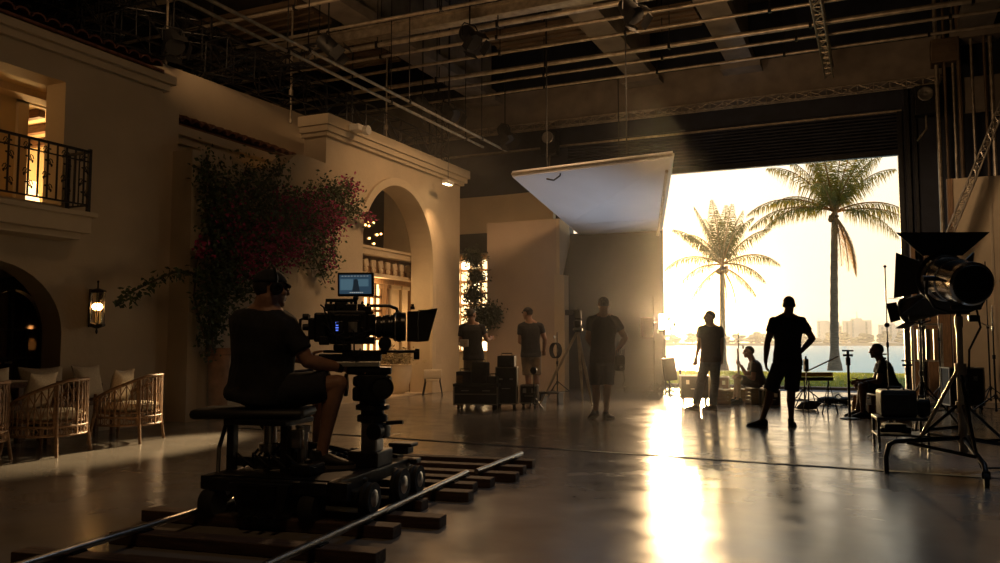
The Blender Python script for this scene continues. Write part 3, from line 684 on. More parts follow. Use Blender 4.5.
    rings(b, [(*at(u), (a*fat+.005)*s+g*(1.25 if u < .4 else .9), (d*fat+belly*(1 if u < .5 else .3))*s+g*(1.2 if u < .4 else .9)) for u, a, d in prof])
    for sd in ('L', 'R'):
        S, E = J['sh'+sd], J['el'+sd]
        rr = [.070*s, .071*s, .068*s]
        b.tube([frac(S, E, -.06), frac(S, E, .25), frac(S, E, sleeve)], rr, 18); b.ball(frac(S, E, .0), .069*s, 16)
        limb(b, [frac(J['neck'], S, .30), frac(J['neck'], S, .9)], [.056*s, .062*s])
    link_mesh('shirt', remesh(b, .010*s, 3, .008*s, 9, len(label)), M_[tee], t)
    # shorts or trousers
    b = MB()
    rings(b, [(*at(u), (a*fat+.006)*s+g*.7, (d*fat+.004)*s+g*.7) for u, a, d in [(-.20, .12, .11), (-.10, .158, .118), (0, .158, .108), (.10, .145, .096)]])
    for sd in ('L', 'R'):
        Hp, K, A = J['hip'+sd], J['kn'+sd], J['an'+sd]
        if legs[0] == 'shorts':
            limb(b, [frac(Hp, K, .06), frac(Hp, K, .2)], [.100*s, .108*s]); b.tube([frac(Hp, K, .1), frac(Hp, K, .5), frac(Hp, K, hem)], [.112*s, .104*s, .100*s], 20)
        else:
            limb(b, [frac(Hp, K, .06), frac(Hp, K, .5), K], [.100*s, .094*s, .080*s]); b.tube([frac(K, Hp, .1), K, frac(K, A, .5), frac(K, A, .98)], [.082*s, .080*s, .076*s, .074*s], 20)
    link_mesh('jeans' if legs[0] != 'shorts' else 'shorts', remesh(b, .010*s, 3, .009*s, 8, len(label)+3), M_[legs[1]], t)
    # shoes
    for sd in ('L', 'R'):
        A = J['an'+sd]; f = V((feet or {}).get(sd, (0, 1, 0))); pitch = f.z; f.z = 0; f.normalize(); r_ = f.cross(Vector((0, 0, 1)))
        zs = 0.0
        R = Matrix((r_, f, Vector((0, 0, 1)))).transposed().to_4x4()
        T = Matrix.Translation((A.x, A.y, zs)) @ R
        if pitch:                                               # heel lifted
            T = Matrix.Translation((A.x, A.y, 0)) @ R @ Matrix.Translation((0, .13*s, 0)) @ Matrix.Rotation(-pitch, 4, 'X') @ Matrix.Translation((0, -.13*s, 0))
        u = MB()
        secs = [(-.075, .026, .05, .045), (-.06, .036, .055, .052), (-.02, .040, .058, .056), (.03, .040, .055, .052), (.08, .044, .045, .036), (.13, .048, .035, .026), (.17, .043, .03, .02), (.20, .024, .026, .012)]
        rings(u, [(Vector((0, y*s, z*s)), Vector((1, 0, 0)), Vector((0, 0, 1)), a*s, d*s*.95) for y, a, z, d in secs])
        u.tube([(0, -.02*s, .06*s), (0, -.015*s, .115*s)], [.043*s, .044*s], 14)
        me = remesh(u, .008*s, 2); me.transform(T); so_ = link_mesh('shoe', me, M_['shoe'], t)
        so = MB(); o_ = [(-.03, -.075), (.03, -.075), (.041, -.04), (.042, .03), (.05, .11), (.046, .17), (.022, .208), (-.022, .208), (-.046, .17), (-.05, .11), (-.042, .03), (-.041, -.04)]
        so.prism([(x*s, y*s) for x, y in o_], .001, .022*s, 'Z').xf(T); so.build('sole', M_['sole'], so_)
    return t, J, root, hp, HR
PJ = {
'hips_man': dict(head=(-1.12, 11.86, 1.65), neck=(-1.14, 11.87, 1.50), shL=(-1.31, 11.79, 1.43), shR=(-0.98, 11.95, 1.43), elL=(-1.40, 11.78, 1.15), wrL=(-1.43, 11.78, 0.91), elR=(-0.85, 12.13, 1.20), wrR=(-0.99, 11.94, 1.02), hipL=(-1.24, 11.87, 0.87), hipR=(-1.08, 11.94, 0.87), knL=(-1.40, 11.83, 0.46), knR=(-1.13, 11.96, 0.46), anL=(-1.50, 11.82, 0.085), anR=(-1.14, 11.98, 0.085)),
'pouch_man': dict(head=(-3.74, 11.86, 1.70), neck=(-3.75, 11.87, 1.54), shL=(-3.91, 11.80, 1.47), shR=(-3.59, 11.95, 1.47), elL=(-3.96, 11.80, 1.20), wrL=(-3.95, 12.03, 1.06), elR=(-3.46, 12.03, 1.21), wrR=(-3.58, 12.02, 1.02), hipL=(-3.85, 11.88, 0.89), hipR=(-3.69, 11.95, 0.89), knL=(-3.88, 11.90, 0.48), knR=(-3.72, 11.97, 0.48), anL=(-3.89, 11.92, 0.10), anR=(-3.75, 11.98, 0.085)),
'jeans_man': dict(head=(-2.64, 14.31, 1.57), neck=(-2.63, 14.32, 1.43), shL=(-2.77, 14.26, 1.36), shR=(-2.49, 14.40, 1.36), elL=(-2.81, 14.27, 1.11), wrL=(-2.85, 14.20, 0.89), elR=(-2.46, 14.43, 1.11), wrR=(-2.48, 14.49, 0.90), hipL=(-2.71, 14.32, 0.85), hipR=(-2.57, 14.39, 0.85), knL=(-2.82, 14.38, 0.46), knR=(-2.59, 14.42, 0.46), anL=(-2.89, 14.31, 0.085), anR=(-2.63, 14.43, 0.085)),
'cap_man': dict(head=(-6.26, 14.96, 1.70), neck=(-6.22, 14.98, 1.54), shL=(-6.37, 14.92, 1.45), shR=(-6.04, 15.07, 1.46), elL=(-6.41, 14.93, 1.16), wrL=(-6.40, 15.19, 1.10), elR=(-5.96, 15.13, 1.20), wrR=(-6.03, 15.25, 0.99), hipL=(-6.30, 15.00, 0.90), hipR=(-6.14, 15.07, 0.90), knL=(-6.29, 15.04, 0.48), knR=(-6.14, 15.11, 0.48), anL=(-6.29, 15.07, 0.085), anR=(-6.15, 15.14, 0.085)),
'cart_man': dict(head=(-6.76, 13.52, 1.64), neck=(-6.76, 13.53, 1.49), shL=(-6.92, 13.47, 1.41), shR=(-6.60, 13.61, 1.41), elL=(-6.96, 13.47, 1.12), wrL=(-6.79, 13.28, 1.10), elR=(-6.52, 13.66, 1.19), wrR=(-6.56, 13.91, 1.21), hipL=(-6.83, 13.55, 0.87), hipR=(-6.68, 13.62, 0.87), knL=(-6.85, 13.58, 0.46), knR=(-6.69, 13.65, 0.46), anL=(-6.87, 13.60, 0.085), anR=(-6.70, 13.67, 0.085)),
'crate_man': dict(head=(-2.27, 16.18, 0.96), neck=(-2.20, 16.22, 0.80), shL=(-2.16, 16.10, 0.73), shR=(-2.22, 16.40, 0.73), elL=(-2.18, 16.06, 0.47), wrL=(-2.42, 16.05, 0.52), elR=(-2.33, 16.40, 0.50), wrR=(-2.43, 16.29, 0.70), hipL=(-2.09, 16.21, 0.38), hipR=(-2.12, 16.37, 0.38), knL=(-2.46, 16.00, 0.46), knR=(-2.51, 16.25, 0.45), anL=(-2.45, 16.04, 0.085), anR=(-2.55, 16.27, 0.085)),
'dark_man': dict(head=(-0.07, 13.98, 1.01), neck=(-0.01, 14.02, 0.86), shL=(0.02, 13.90, 0.80), shR=(-0.02, 14.20, 0.80), elL=(-0.05, 13.84, 0.55), wrL=(-0.27, 13.83, 0.52), elR=(-0.10, 14.23, 0.56), wrR=(-0.31, 14.06, 0.55), hipL=(0.11, 14.02, 0.44), hipR=(0.11, 14.21, 0.44), knL=(-0.29, 13.80, 0.48), knR=(-0.30, 14.08, 0.48), anL=(-0.28, 13.84, 0.085), anR=(-0.36, 14.09, 0.085)),
'operator': dict(head=(-3.745, 4.46, 1.505), neck=(-3.785, 4.45, 1.395), shL=(-4.00, 4.47, 1.255), shR=(-3.61, 4.46, 1.255), elL=(-4.0, 4.76, 1.08), wrL=(-3.76, 4.86, 1.02), elR=(-3.46, 4.50, 1.02), wrR=(-3.32, 4.70, 0.975), hipL=(-3.95, 4.54, 0.80), hipR=(-3.76, 4.47, 0.80), knL=(-3.62, 4.90, 0.87), knR=(-3.31, 4.63, 0.87), anL=(-3.72, 4.96, 0.395), anR=(-3.41, 4.59, 0.395)),
}
AWAY = (-.416, .91, 0); RIGHT = (.91, .416, 0); LEFT = (-.91, -.416, 0)
def mixd(a, b, k): return tuple(a[i]*(1-k)+b[i]*k for i in range(3))
# standing with a hand on the hip, in front of the doorway
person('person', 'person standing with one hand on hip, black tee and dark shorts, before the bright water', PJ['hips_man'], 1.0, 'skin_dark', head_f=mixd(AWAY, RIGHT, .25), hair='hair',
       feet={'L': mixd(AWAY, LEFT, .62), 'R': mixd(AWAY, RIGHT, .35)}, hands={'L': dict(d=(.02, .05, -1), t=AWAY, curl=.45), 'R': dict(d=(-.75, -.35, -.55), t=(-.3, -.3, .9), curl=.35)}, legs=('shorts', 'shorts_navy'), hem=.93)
person('person', 'person in tee and long shorts with tool pouch, lit from behind before the black flag', PJ['pouch_man'], .99, 'skin', head_f=mixd(AWAY, LEFT, .15), hair='hair_grey',
       feet={'L': (-.6, .5, .35), 'R': mixd(AWAY, RIGHT, .45)}, hands={'L': dict(d=(.1, .9, -.2), t=(.6, 0, .8), curl=.8), 'R': dict(d=(-.6, .3, -.6), t=(0, .4, .9), curl=.4)}, hem=.90)
person('person', 'person in dark tee and jeans looking left, standing by the equipment near the doorway', PJ['jeans_man'], .93, 'skin', head_f=mixd(LEFT, AWAY, .12), legs=('jeans', 'jeans'),
       feet={'L': mixd(LEFT, AWAY, .25), 'R': mixd(LEFT, AWAY, .4)}, hands={'L': dict(d=(-.1, -.05, -1), t=LEFT, curl=.5), 'R': dict(d=(-.05, .2, -1), t=LEFT, curl=.5)})
person('person', 'person in cap, navy tee and khaki shorts facing the beige set wall', PJ['cap_man'], 1.02, 'skin', head_f=mixd(LEFT, AWAY, .5), hair='hair', legs=('shorts', 'shorts_khaki'), cap=dict(mat='tee_black'),
       feet={'L': mixd(LEFT, AWAY, .4), 'R': mixd(LEFT, AWAY, .6)}, hands={'L': dict(d=(.2, .9, .1), t=(.4, 0, .9), curl=.7), 'R': dict(d=(-.2, .5, -.8), t=LEFT, curl=.5)}, hem=.92)
person('person', 'person in dark tee standing behind the heaped equipment cart by glass blocks', PJ['cart_man'], 1.0, 'skin', head_f=mixd(AWAY, RIGHT, .35), hair='hair', legs=('jeans', 'shorts_khaki'),
       feet={'L': AWAY, 'R': mixd(AWAY, RIGHT, .3)}, hands={'L': dict(d=(.7, -.7, 0), t=(0, 0, 1), curl=.6), 'R': dict(d=(-.1, .9, .1), t=(-.6, 0, .8), curl=.6)})
person('person', 'person in grey tee sitting on a crate facing left, holding an upright pole', PJ['crate_man'], .95, 'skin', tee='tee_grey', head_f=mixd(LEFT, AWAY, .05), legs=('shorts', 'shorts_grey'), hair='hair',
       feet={'L': LEFT, 'R': mixd(LEFT, AWAY, .2)}, hands={'L': dict(d=(-.9, -.1, -.2), t=(0, 0, 1), curl=.5), 'R': dict(d=(-.7, .1, .4), t=(-.3, -.5, .8), curl=1.1)}, hem=.85)
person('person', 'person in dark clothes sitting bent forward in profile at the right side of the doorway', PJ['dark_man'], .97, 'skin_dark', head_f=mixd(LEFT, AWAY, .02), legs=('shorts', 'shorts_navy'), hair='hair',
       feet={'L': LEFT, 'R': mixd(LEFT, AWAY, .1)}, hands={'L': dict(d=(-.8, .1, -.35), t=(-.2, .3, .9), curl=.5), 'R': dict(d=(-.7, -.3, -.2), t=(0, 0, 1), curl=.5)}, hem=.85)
OPD = dict(PJ['operator'])
op_t, OJ, OROOT, OHP, OHR = person('person', 'person in black tee and headphones seated on the camera dolly, seen from behind', OPD, 1.09, 'skin', head_f=mixd(RIGHT, AWAY, .42), hair='hair', hairlen=.05, cap=dict(mat='tee_black', turn=0), voxel=.0055, fat=1.24, belly=.025, hem=.86,
       feet={'L': mixd(RIGHT, AWAY, .3), 'R': mixd(RIGHT, AWAY, .12)}, foot_z=.31, hands={'L': dict(d=(.8, .5, -.1), t=(0, 0, 1), curl=.6), 'R': dict(d=(.75, .6, -.12), t=(-.3, .3, .9), curl=.55)}, sleeve=.72)
# headphones and watch of the seated operator
hb = MB()
hb.tube([OHP(.098*cos(a), -.005, .03+.118*sin(a)) for a in [pi*k/16 for k in range(17)]], .010, 8)
hs = hb.build('headphones', M_['black_gloss'], op_t, 40)
for q in (-1, 1):
    m = MB().lathe([(.030, -.016), (.042, -.014), (.044, .0), (.040, .016), (.022, .020), (.020, .012)], seg=20)
    m.xf(Matrix.Translation(OHP(q*.098, -.005, .0)) @ OHR @ Matrix.Rotation(q*pi/2, 4, 'Y')); m.build('ear_cup', M_['black_metal'], hs, 40)
wv = (OJ['wrR']-OJ['elR']).normalized(); wc = OJ['wrR']-wv*.025
MB().tube([wc-wv*.018, wc+wv*.018], [.037, .036], 16).ball(wc+Vector((0, 0, .036)), (.02, .02, .01), 12).build('wristwatch', M_['black_metal'], op_t, 40)
gl = MB()
for q in (-1, 1): gl.tube([OHP(.031*q+.022*cos(a), .098, .012+.018*sin(a)) for a in [2*pi*k/14 for k in range(14)]], .002, 5, closed=True).cyl(OHP(.053*q, .097, .015), OHP(.076*q, .0, .012), .002, seg=5)
gl.build('glasses', M_['black_gloss'], op_t)
# ================================================================ camera track and dolly
DO, DRZ = Vector((-3.48, 4.86, 0)), .14
t = thing('camera_track', 'camera track with two steel rails on wooden sleepers under the dolly', 'track', DO, DRZ)
for s in (-1, 1):
    MB().cyl((s*.56, -2.9, .095), (s*.56, 1.18 if s > 0 else 1.6, .095), .021, seg=12).build('rail', M_['steel'], t, 40)
M_['sleeper'] = mat('sleeper', (.085, .048, .03), .7, nscale=5, namt=.3, stretch=(1, 9, 9), bump=.2)
for k, (y, x0, x1) in enumerate(((-2.3, -.95, .9), (-1.75, -.9, .95), (-1.25, -.75, .92), (-.68, -1.0, .76), (-.36, -.8, .93), (.12, -1.05, .62), (.5, -.9, .82), (.85, -.85, .74), (1.12, -.9, .8))):
    MB().box(((x0+x1)/2, y, .036), (x1-x0, .13, .07), random.uniform(-.02, .02), .006).build('sleeper', M_['sleeper'], t)
    for s in (-.56, .56):
        MB().box((s, y, .074), (.06, .1, .012)).build('clamp', M_['black_metal'], t)
t = thing('camera_track', 'short further track section on sleepers ahead of the dolly', 'track', DO, DRZ)
MB().cyl((.62, 1.0+.24, .095), (.69, 2.4, .095), .021, seg=12).build('rail', M_['steel'], t, 40)
MB().cyl((-.5, 1.7, .095), (-.45, 2.4, .095), .021, seg=12).build('rail', M_['steel'], t, 40)
for y, x0, x1 in ((1.42, -.85, .92), (1.8, -.8, .88), (2.2, -.8, .86)):
    MB().box(((x0+x1)/2, y, .036), (x1-x0, .13, .07), 0, .006).build('sleeper', M_['sleeper'], t)

M_['dolly'] = mat('dolly_paint', (.035, .034, .034), .42, metal=.5, nscale=14, namt=.3)
dl = thing('camera_dolly', 'dark steel camera dolly on track wheels carrying seat and pillar', 'dolly', DO, DRZ)
d = MB()
for x in (-.53, .36): d.bx(x-.035, x+.035, -.74, .44, .225, .31, .006)
for y in (-.72, -.1, .40): d.bx(-.5, .33, y-.035, y+.035, .225, .30, .006)
d.bx(.36, .47, -.76, -.70, .20, .31, .004).bx(-.06, .30, .36, .48, .27, .33, .005)
d.build('chassis', M_['dolly'], dl)
MB().bx(-.5, .325, -.685, -.05, .285, .308, .003).build('deck_plate', M_['black_metal'], dl)
MB().bx(.05, .33, .05, .38, .29, .308, .003).build('deck_plate', M_['black_metal'], dl)
b = MB(); b.prism([(-.30, .29), (.11, .29), (.07, .10), (-.22, .10)], -.82, -.52, 'Y').build('battery_box', M_['dolly'], dl)
q = MB().bx(-.20, .03, -.845, -.82, .19, .285, .004).cyl((-.09, -.85, .24), (-.09, -.87, .24), .016)
q.build('rear_panel', M_['black_metal'], dl)
for k in range(3): MB().bx(-.16+.09*k, -.13+.09*k, -.88, -.82, .06, .10, .004).build('foot', M_['black_metal'], dl)
def wheel(x, y, r, w, par):
    bo = MB().bx(x-.06, x-.02, y-.05, y+.05, .11, .25, .006).bx(x-.10, x-.04, y-.10, y+.10, .20, .25, .006)
    bo = bo.build('bogie', M_['dolly'], par)
    tr = MB().lathe([(r*.55, -w/2), (r, -w/2), (r, -w*.2), (r*.86, 0), (r, w*.2), (r, w/2), (r*.55, w/2)], (x, y, .095+.021+r*.86), 28, Matrix.Rotation(pi/2, 4, 'Y')).build('wheel', M_['rubber'], bo, 40)
    hb = MB().lathe([(.01, w/2+.012), (r*.35, w/2+.01), (r*.56, w/2), (r*.56, -w/2), (r*.3, -w/2-.01)], (x, y, .095+.021+r*.86), 20, Matrix.Rotation(pi/2, 4, 'Y')).build('hub', M_['steel'], bo, 40)
for x in (-.56, .535):
    for y in ((-.58, -.12, .16) if x > 0 else (-.5, .3)): wheel(x, y, .095 if y != -.12 else .105, .06, dl)
# rear pneumatic steering wheels
for x in (-.50, .20):
    MB().lathe([(.04, -.05), (.085, -.05), (.098, -.02), (.098, .02), (.085, .05), (.04, .05)], (x, -.70, .14), 24, Matrix.Rotation(pi/2, 4, 'Y')).build('rear_wheel', M_['rubber'], dl, 40)
# seat and its supports
m = MB()
for x in (-.52, -.12): m.bx(x-.025, x+.025, -.50, -.44, .30, .63, .004)
m.bx(-.54, -.10, -.5, -.44, .34, .40, .004).bx(-.54, -.08, -.55, -.18, .61, .645, .006)
m.tube([(-.58, -.45, .62), (-.6, -.5, .45), (-.52, -.62, .27), (-.56, -.7, .2)], .014, 8).tube([(-.15, -.3, .31), (-.42, -.3, .60)], .016, 8)
m.build('seat_frame', M_['dolly'], dl)
MB().cyl((-.33, -.32, .30), (-.33, -.32, .62), .045).cyl((-.33, -.32, .42), (-.33, -.32, .47), .075).build('seat_post', M_['steel'], dl, 40)
MB().cyl((-.06, -.36, .31), (-.06, -.36, .56), .035).cyl((-.06, -.36, .56), (-.06, -.36, .60), .05).box((-.06, -.45, .52), (.10, .05, .12), None, .01).build('hydraulic_cylinder', M_['steel'], dl, 40)
MB().box((-.44, -.34, .675), (.76, .40, .065), Matrix.Rotation(.28, 4, 'Z'), .03).build('seat', M_['black'], dl, 50)
for k in range(4):
    MB().tube([(-.45+.12*k, -.52, .35+.02*k), (-.40+.12*k, -.6, .44), (-.30+.12*k, -.55, .34), (-.2+.1*k, -.35, .33)], .008, 6).build('cable', M_['rubber'], dl, 40)
# boxes, hoses and plate on the chassis
for c, z_ in (((-.05, -.12, .36), (.16, .20, .10)), ((-.30, -.10, .37), (.14, .18, .12)), ((.06, -.50, .345), (.14, .20, .07)), ((-.38, .18, .29), (.22, .3, .10))):
    MB().box(c, z_, None, .012).cyl((c[0], c[1], c[2]+z_[2]/2), (c[0], c[1], c[2]+z_[2]/2+.02), .025).box((c[0]+z_[0]/2, c[1], c[2]), (.012, z_[1]*.6, z_[2]*.5), None, .003).build('control_box', M_['dolly'], dl)
MB().box((.398, -.66, .262), (.008, .14, .05), None, .002).build('name_plate', M_['steel'], dl)
for k in range(4):
    MB().tube([(-.48+.05*k, -.40, .32), (-.40+.06*k, -.35, .43+.02*k), (-.25+.08*k, -.2, .46), (-.1+.08*k, -.05, .40), (.05+.05*k, .05, .33)], .010, 8).build('hose', M_['rubber'], dl, 50)
for y in (-.62, -.36, .1, .34): MB().cyl((.395, y, .268), (.41, y, .268), .013, seg=8).build('bolt', M_['steel'], dl)
for y in (-.5, .05): MB().bx(.33, .43, y-.10, y+.10, .17, .235, .01).build('axle_box', M_['dolly'], dl)
# pillar for the camera
MB().box((.27, -.02, .36), (.22, .26, .11), None, .012).build('pillar_base', M_['dolly'], dl)
MB().box((.29, -.04, .52), (.12, .12, .26), None, .01).build('pillar', M_['steel'], dl)
MB().lathe([(.07, .60), (.105, .61), (.105, .65), (.08, .66), (.08, .685), (.115, .69), (.115, .72), (.09, .73), (.09, .757), (.05, .758)], (.29, -.04, 0), 28).build('pillar_collar', M_['black_metal'], dl, 40)
MB().box((.36, -.05, .55), (.1, .12, .1), None, .015).cyl((.36, -.11, .55), (.36, -.17, .55), .055).cyl((.40, -.05, .60), (.52, -.05, .61), .014).build('motor', M_['black_metal'], dl, 40)
MB().bx(.27, .40, .32, .44, .34, .39, .01).bx(.25, .43, .31, .45, .39, .42, .01).bx(.36, .46, .34, .44, .27, .31, .01).build('front_post', M_['dolly'], dl)
for k in range(5):
    a = random.uniform(-.1, .1)
    MB().tube([(.0+.05*k, -.1, .33), (.05+.03*k, .1+a, .40), (.15+.02*k, .2+a, .36), (.2+.03*k, .3, .33)], .009, 6).build('cable', M_['rubber'], dl, 40)

# ================================================================ cinema camera on its geared head
CR = radians(-60)
CB = Vector((-3.31, 4.77, 0))                          # foot of the camera axis
cc = thing('cinema_camera', 'rigged black cinema camera with monitor, long lens and matte box on the dolly', 'camera', (CB.x, CB.y, .73), CR)
def Z(z): return z-.73
# geared head
gh = MB().box((0, .13, Z(.80)), (.20, .22, .10), None, .02).box((0, .15, Z(.885)), (.16, .26, .07), None, .02).box((0, .13, Z(.955)), (.17, .30, .05), None, .01)
for s in (-1, 1): gh.box((s*.095, .15, Z(.86)), (.02, .2, .14), None, .008)
gh = gh.build('geared_head', M_['black_metal'], cc, 40)
MB().lathe([(.02, 0), (.075, .004), (.08, .012), (.08, .026), (.066, .03), (.06, .02), (.02, .022)], (.13, .22, Z(.845)), 28, Matrix.Rotation(pi/2, 4, 'Y')).cyl((.1, .22, Z(.845)), (.19, .22, Z(.845)), .015).build('hand_wheel', M_['black_gloss'], gh, 40)
MB().lathe([(.02, 0), (.075, .004), (.08, .012), (.08, .026), (.066, .03), (.06, .02), (.02, .022)], (.02, -.01, Z(.86)), 28, Matrix.Rotation(pi/2, 4, 'X')).build('hand_wheel', M_['black_gloss'], gh, 40)
MB().box((.02, .03, Z(1.0)), (.15, .34, .035), None, .004).build('base_plate', M_['steel'], cc)
MB().box((0, .0, Z(1.045)), (.14, .42, .05), None, .008).box((.05, .1, Z(1.075)), (.05, .3, .02)).build('bridge_plate', M_['black_metal'], cc)
for s in (-.045, .045): MB().cyl((s, -.18, Z(1.085)), (s, .46, Z(1.085)), .0095).build('support_rod', M_['black_metal'], cc, 40)
MB().box((0, -.02, Z(1.25)), (.17, .27, .23), None, .014).box((0, .10, Z(1.25)), (.13, .05, .18), None, .01).build('camera_body', M_['black'], cc)
# operator side panel (towards the photograph)
MB().box((.09, -.03, Z(1.25)), (.014, .20, .17), None, .004).build('side_panel', M_['black_metal'], cc)
dp = MB().box((.099, -.075, Z(1.255)), (.006, .05, .07), None, .002).build('status_display', M_['black_gloss'], cc)
M_['blue_led'] = mat('blue_led', (.02, .05, .3), .4, emit=(.12, .22, 1.0), estr=.9)
for k in range(4): MB().box((.1035, -.085, Z(1.28-.017*k)), (.003, .02-.004*(k % 2), .008)).build('lit_digits', M_['blue_led'], dp)
MB().lathe([(.010, 0), (.022, 0), (.022, .012), (.012, .014)], (.097, .02, Z(1.25)), 18, Matrix.Rotation(pi/2, 4, 'Y')).box((.1, .02, Z(1.25)), (.004, .06, .07), None, .001).build('menu_knob', M_['steel'], cc, 40)
for k in range(14):
    y, z = random.uniform(-.12, .09), random.uniform(1.15, 1.35)
    MB().box((.104, y, Z(z)), (.01, random.uniform(.01, .022), random.uniform(.008, .02)), None, .002).build('button', M_['dolly'], cc)
bt = MB().box((0, -.20, Z(1.25)), (.13, .09, .20), None, .014).box((.0, -.26, Z(1.24)), (.11, .05, .15), None, .012).build('battery', M_['black_metal'], cc)
for z in (1.17, 1.25, 1.32): MB().cyl((.05, -.28, Z(z)), (.05, -.32, Z(z)), .022).cyl((-.03, -.28, Z(z)), (-.03, -.31, Z(z)), .018).build('connector', M_['black'], bt, 40)
MB().tube([(.06, -.29, Z(1.32)), (.06, -.335, Z(1.30)), (.06, -.335, Z(1.20)), (.06, -.29, Z(1.18))], .010, 8).build('rear_handle', M_['black'], cc, 40)
# grip and top handle
MB().tube([(0, -.17, Z(1.36)), (0, -.17, Z(1.435)), (0, .02, Z(1.435)), (0, .02, Z(1.36))], .013, 8).build('top_handle', M_['black_metal'], cc, 40)
MB().tube([(0, .12, Z(1.35)), (0, .13, Z(1.40)), (0, .26, Z(1.40)), (0, .31, Z(1.38)), (0, .32, Z(1.345))], .012, 8).build('top_handle', M_['black_metal'], cc, 40)
acc = [((.03, -.14, 1.385), (.08, .07, .05)), ((-.03, -.07, 1.395), (.07, .09, .06)), ((.04, .0, 1.385), (.06, .08, .05)), ((0, .07, 1.38), (.1, .05, .06)), ((.05, .11, 1.36), (.05, .06, .07)), ((.06, .14, 1.28), (.06, .05, .12)), ((.07, -.17, 1.16), (.05, .07, .06)), ((.06, .12, 1.16), (.05, .09, .05)), ((.06, -.05, 1.115), (.06, .12, .04))]
for p, s in acc:
    m = MB().box((p[0], p[1], Z(p[2])), s, None, .008).cyl((p[0]+s[0]*.5, p[1], Z(p[2])), (p[0]+s[0]*.5+.015, p[1], Z(p[2])), .012).cyl((p[0], p[1], Z(p[2])+s[2]*.5), (p[0], p[1]+.01, Z(p[2])+s[2]*.5+.018), .009)
    m.build('accessory_box', random.choice((M_['black'], M_['black_metal'], M_['dolly'])), cc)
for k in range(6):
    y0, y1 = random.uniform(-.2, .1), random.uniform(-.1, .2); z0, z1 = random.uniform(1.2, 1.4), random.uniform(1.08, 1.3)
    MB().tube([(.08, y0, Z(z0)), (.13+random.uniform(0, .03), y0+.03, Z(z0-.02)), (.13, (y0+y1)/2, Z(min(z0, z1)-.05)), (.12, y1, Z(z1-.02)), (.08, y1, Z(z1))], .0055, 6).build('cable', M_['rubber'], cc, 40)
# monitor
mn = MB().box((0, 0, 0), (.255, .028, .165), None, .008).build('monitor', M_['black'], cc)
MA = Matrix.Translation((.01, .03, Z(1.545))) @ Matrix.Rotation(radians(60), 4, 'Z') @ Matrix.Rotation(radians(24.6-6), 4, 'Z') @ Matrix.Rotation(radians(4), 4, 'X')
mn.matrix_local = MA
scr_m = mat('screen', (.01, .015, .02), .3, emit=(.018, .036, .055), estr=1.0)
MB().box((0, -.0145, .002), (.225, .003, .132)).build('screen', scr_m, mn)
e1 = mat('screen_light', (.01, .02, .03), .3, emit=(.045, .085, .11), estr=1.0); e2 = mat('screen_dark', (.005, .006, .008), .3, emit=(.008, .012, .016), estr=1); e3 = mat('screen_text', (.1, .1, .1), .3, emit=(.3, .3, .28), estr=1)
m = MB().box((-.06, -.0165, .0), (.09, .002, .075)).box((.055, -.0165, .012), (.075, .002, .05)); m.build('screen_picture', e1, mn)
m = MB(); m.box((.005, -.0185, -.018), (.055, .002, .06), None, 0, .6).ball((.005, -.0185, .018), (.017, .001, .02)); m.build('screen_figure', e2, mn)
m = MB()
for k in range(7): m.box((-.035+.014*k, -.0165, -.055), (.009, .002, .006))
for k in range(9): m.box((-.09+.022*k, -.0165, .058), (.012, .002, .003))
m.build('screen_readout', e3, mn)
MB().cyl((.01, .03, Z(1.40)), (.01, .03, Z(1.47)), .012).ball((.01, .03, Z(1.45)), .02).build('monitor_arm', M_['black_metal'], cc, 40)
# lens
RY = Matrix.Rotation(-pi/2, 4, 'X')
ln = MB().lathe([(.05, .10), (.062, .105), (.062, .16), (.070, .165), (.070, .215), (.078, .22), (.078, .27), (.083, .275), (.083, .285), (.095, .29), (.100, .31), (.100, .37), (.092, .375)], (0, 0, Z(1.255)), 40, RY).build('lens', M_['black_gloss'], cc, 30)
for y, r in ((.19, .073), (.245, .081), (.33, .103)):
    g = MB()
    for k in range(60):
        a = 2*pi*k/60; g.box((r*cos(a), y, Z(1.255)+r*sin(a)), (.005, .026, .005), Matrix.Rotation(-a, 4, 'Y'))
    g.build('focus_ring', M_['black'], ln)
MB().lathe([(.1015, .300), (.1035, .302), (.1035, .306), (.1015, .308)], (0, 0, Z(1.255)), 40, RY).build('silver_ring', M_['steel'], ln, 40)
MB().lathe([(.0705, .168), (.0725, .17), (.0725, .173), (.0705, .175)], (0, 0, Z(1.255)), 40, RY).build('silver_ring', M_['steel'], ln, 40)
MB().lathe([(.03, 0), (.045, 0), (.045, .02), (.03, .022)], (.075, .235, Z(1.14)), 24, Matrix.Rotation(pi/2, 4, 'Y')).box((.05, .235, Z(1.12)), (.05, .06, .06), None, .008).build('follow_focus', M_['black_metal'], cc, 40)
# matte box with flared hood
mb_ = MB()
def hood(y0, y1, w0, h0, w1, h1, th):
    b = MB()
    for A, B in (((-w0, h0, -w1, h1), (w0, h0, w1, h1)), ((w0, h0, w1, h1), (w0, -h0, w1, -h1)), ((w0, -h0, w1, -h1), (-w0, -h0, -w1, -h1)), ((-w0, -h0, -w1, -h1), (-w0, h0, -w1, h1))):
        q_ = [Vector((A[0], y0, A[1])), Vector((B[0], y0, B[1])), Vector((B[2], y1, B[3])), Vector((A[2], y1, A[3]))]
        n = (q_[1]-q_[0]).cross(q_[2]-q_[0]).normalized()*th
        vs = [b.bm.verts.new(p) for p in q_]+[b.bm.verts.new(p+n) for p in q_]
        for f in ((0, 1, 2, 3), (7, 6, 5, 4), (0, 4, 5, 1), (1, 5, 6, 2), (2, 6, 7, 3), (3, 7, 4, 0)): b.bm.faces.new([vs[i] for i in f])
    return b
mo = hood(.385, .46, .10, .095, .115, .10, .006).xf(Matrix.Translation((0, 0, Z(1.255)))).build('matte_box', M_['black'], cc)
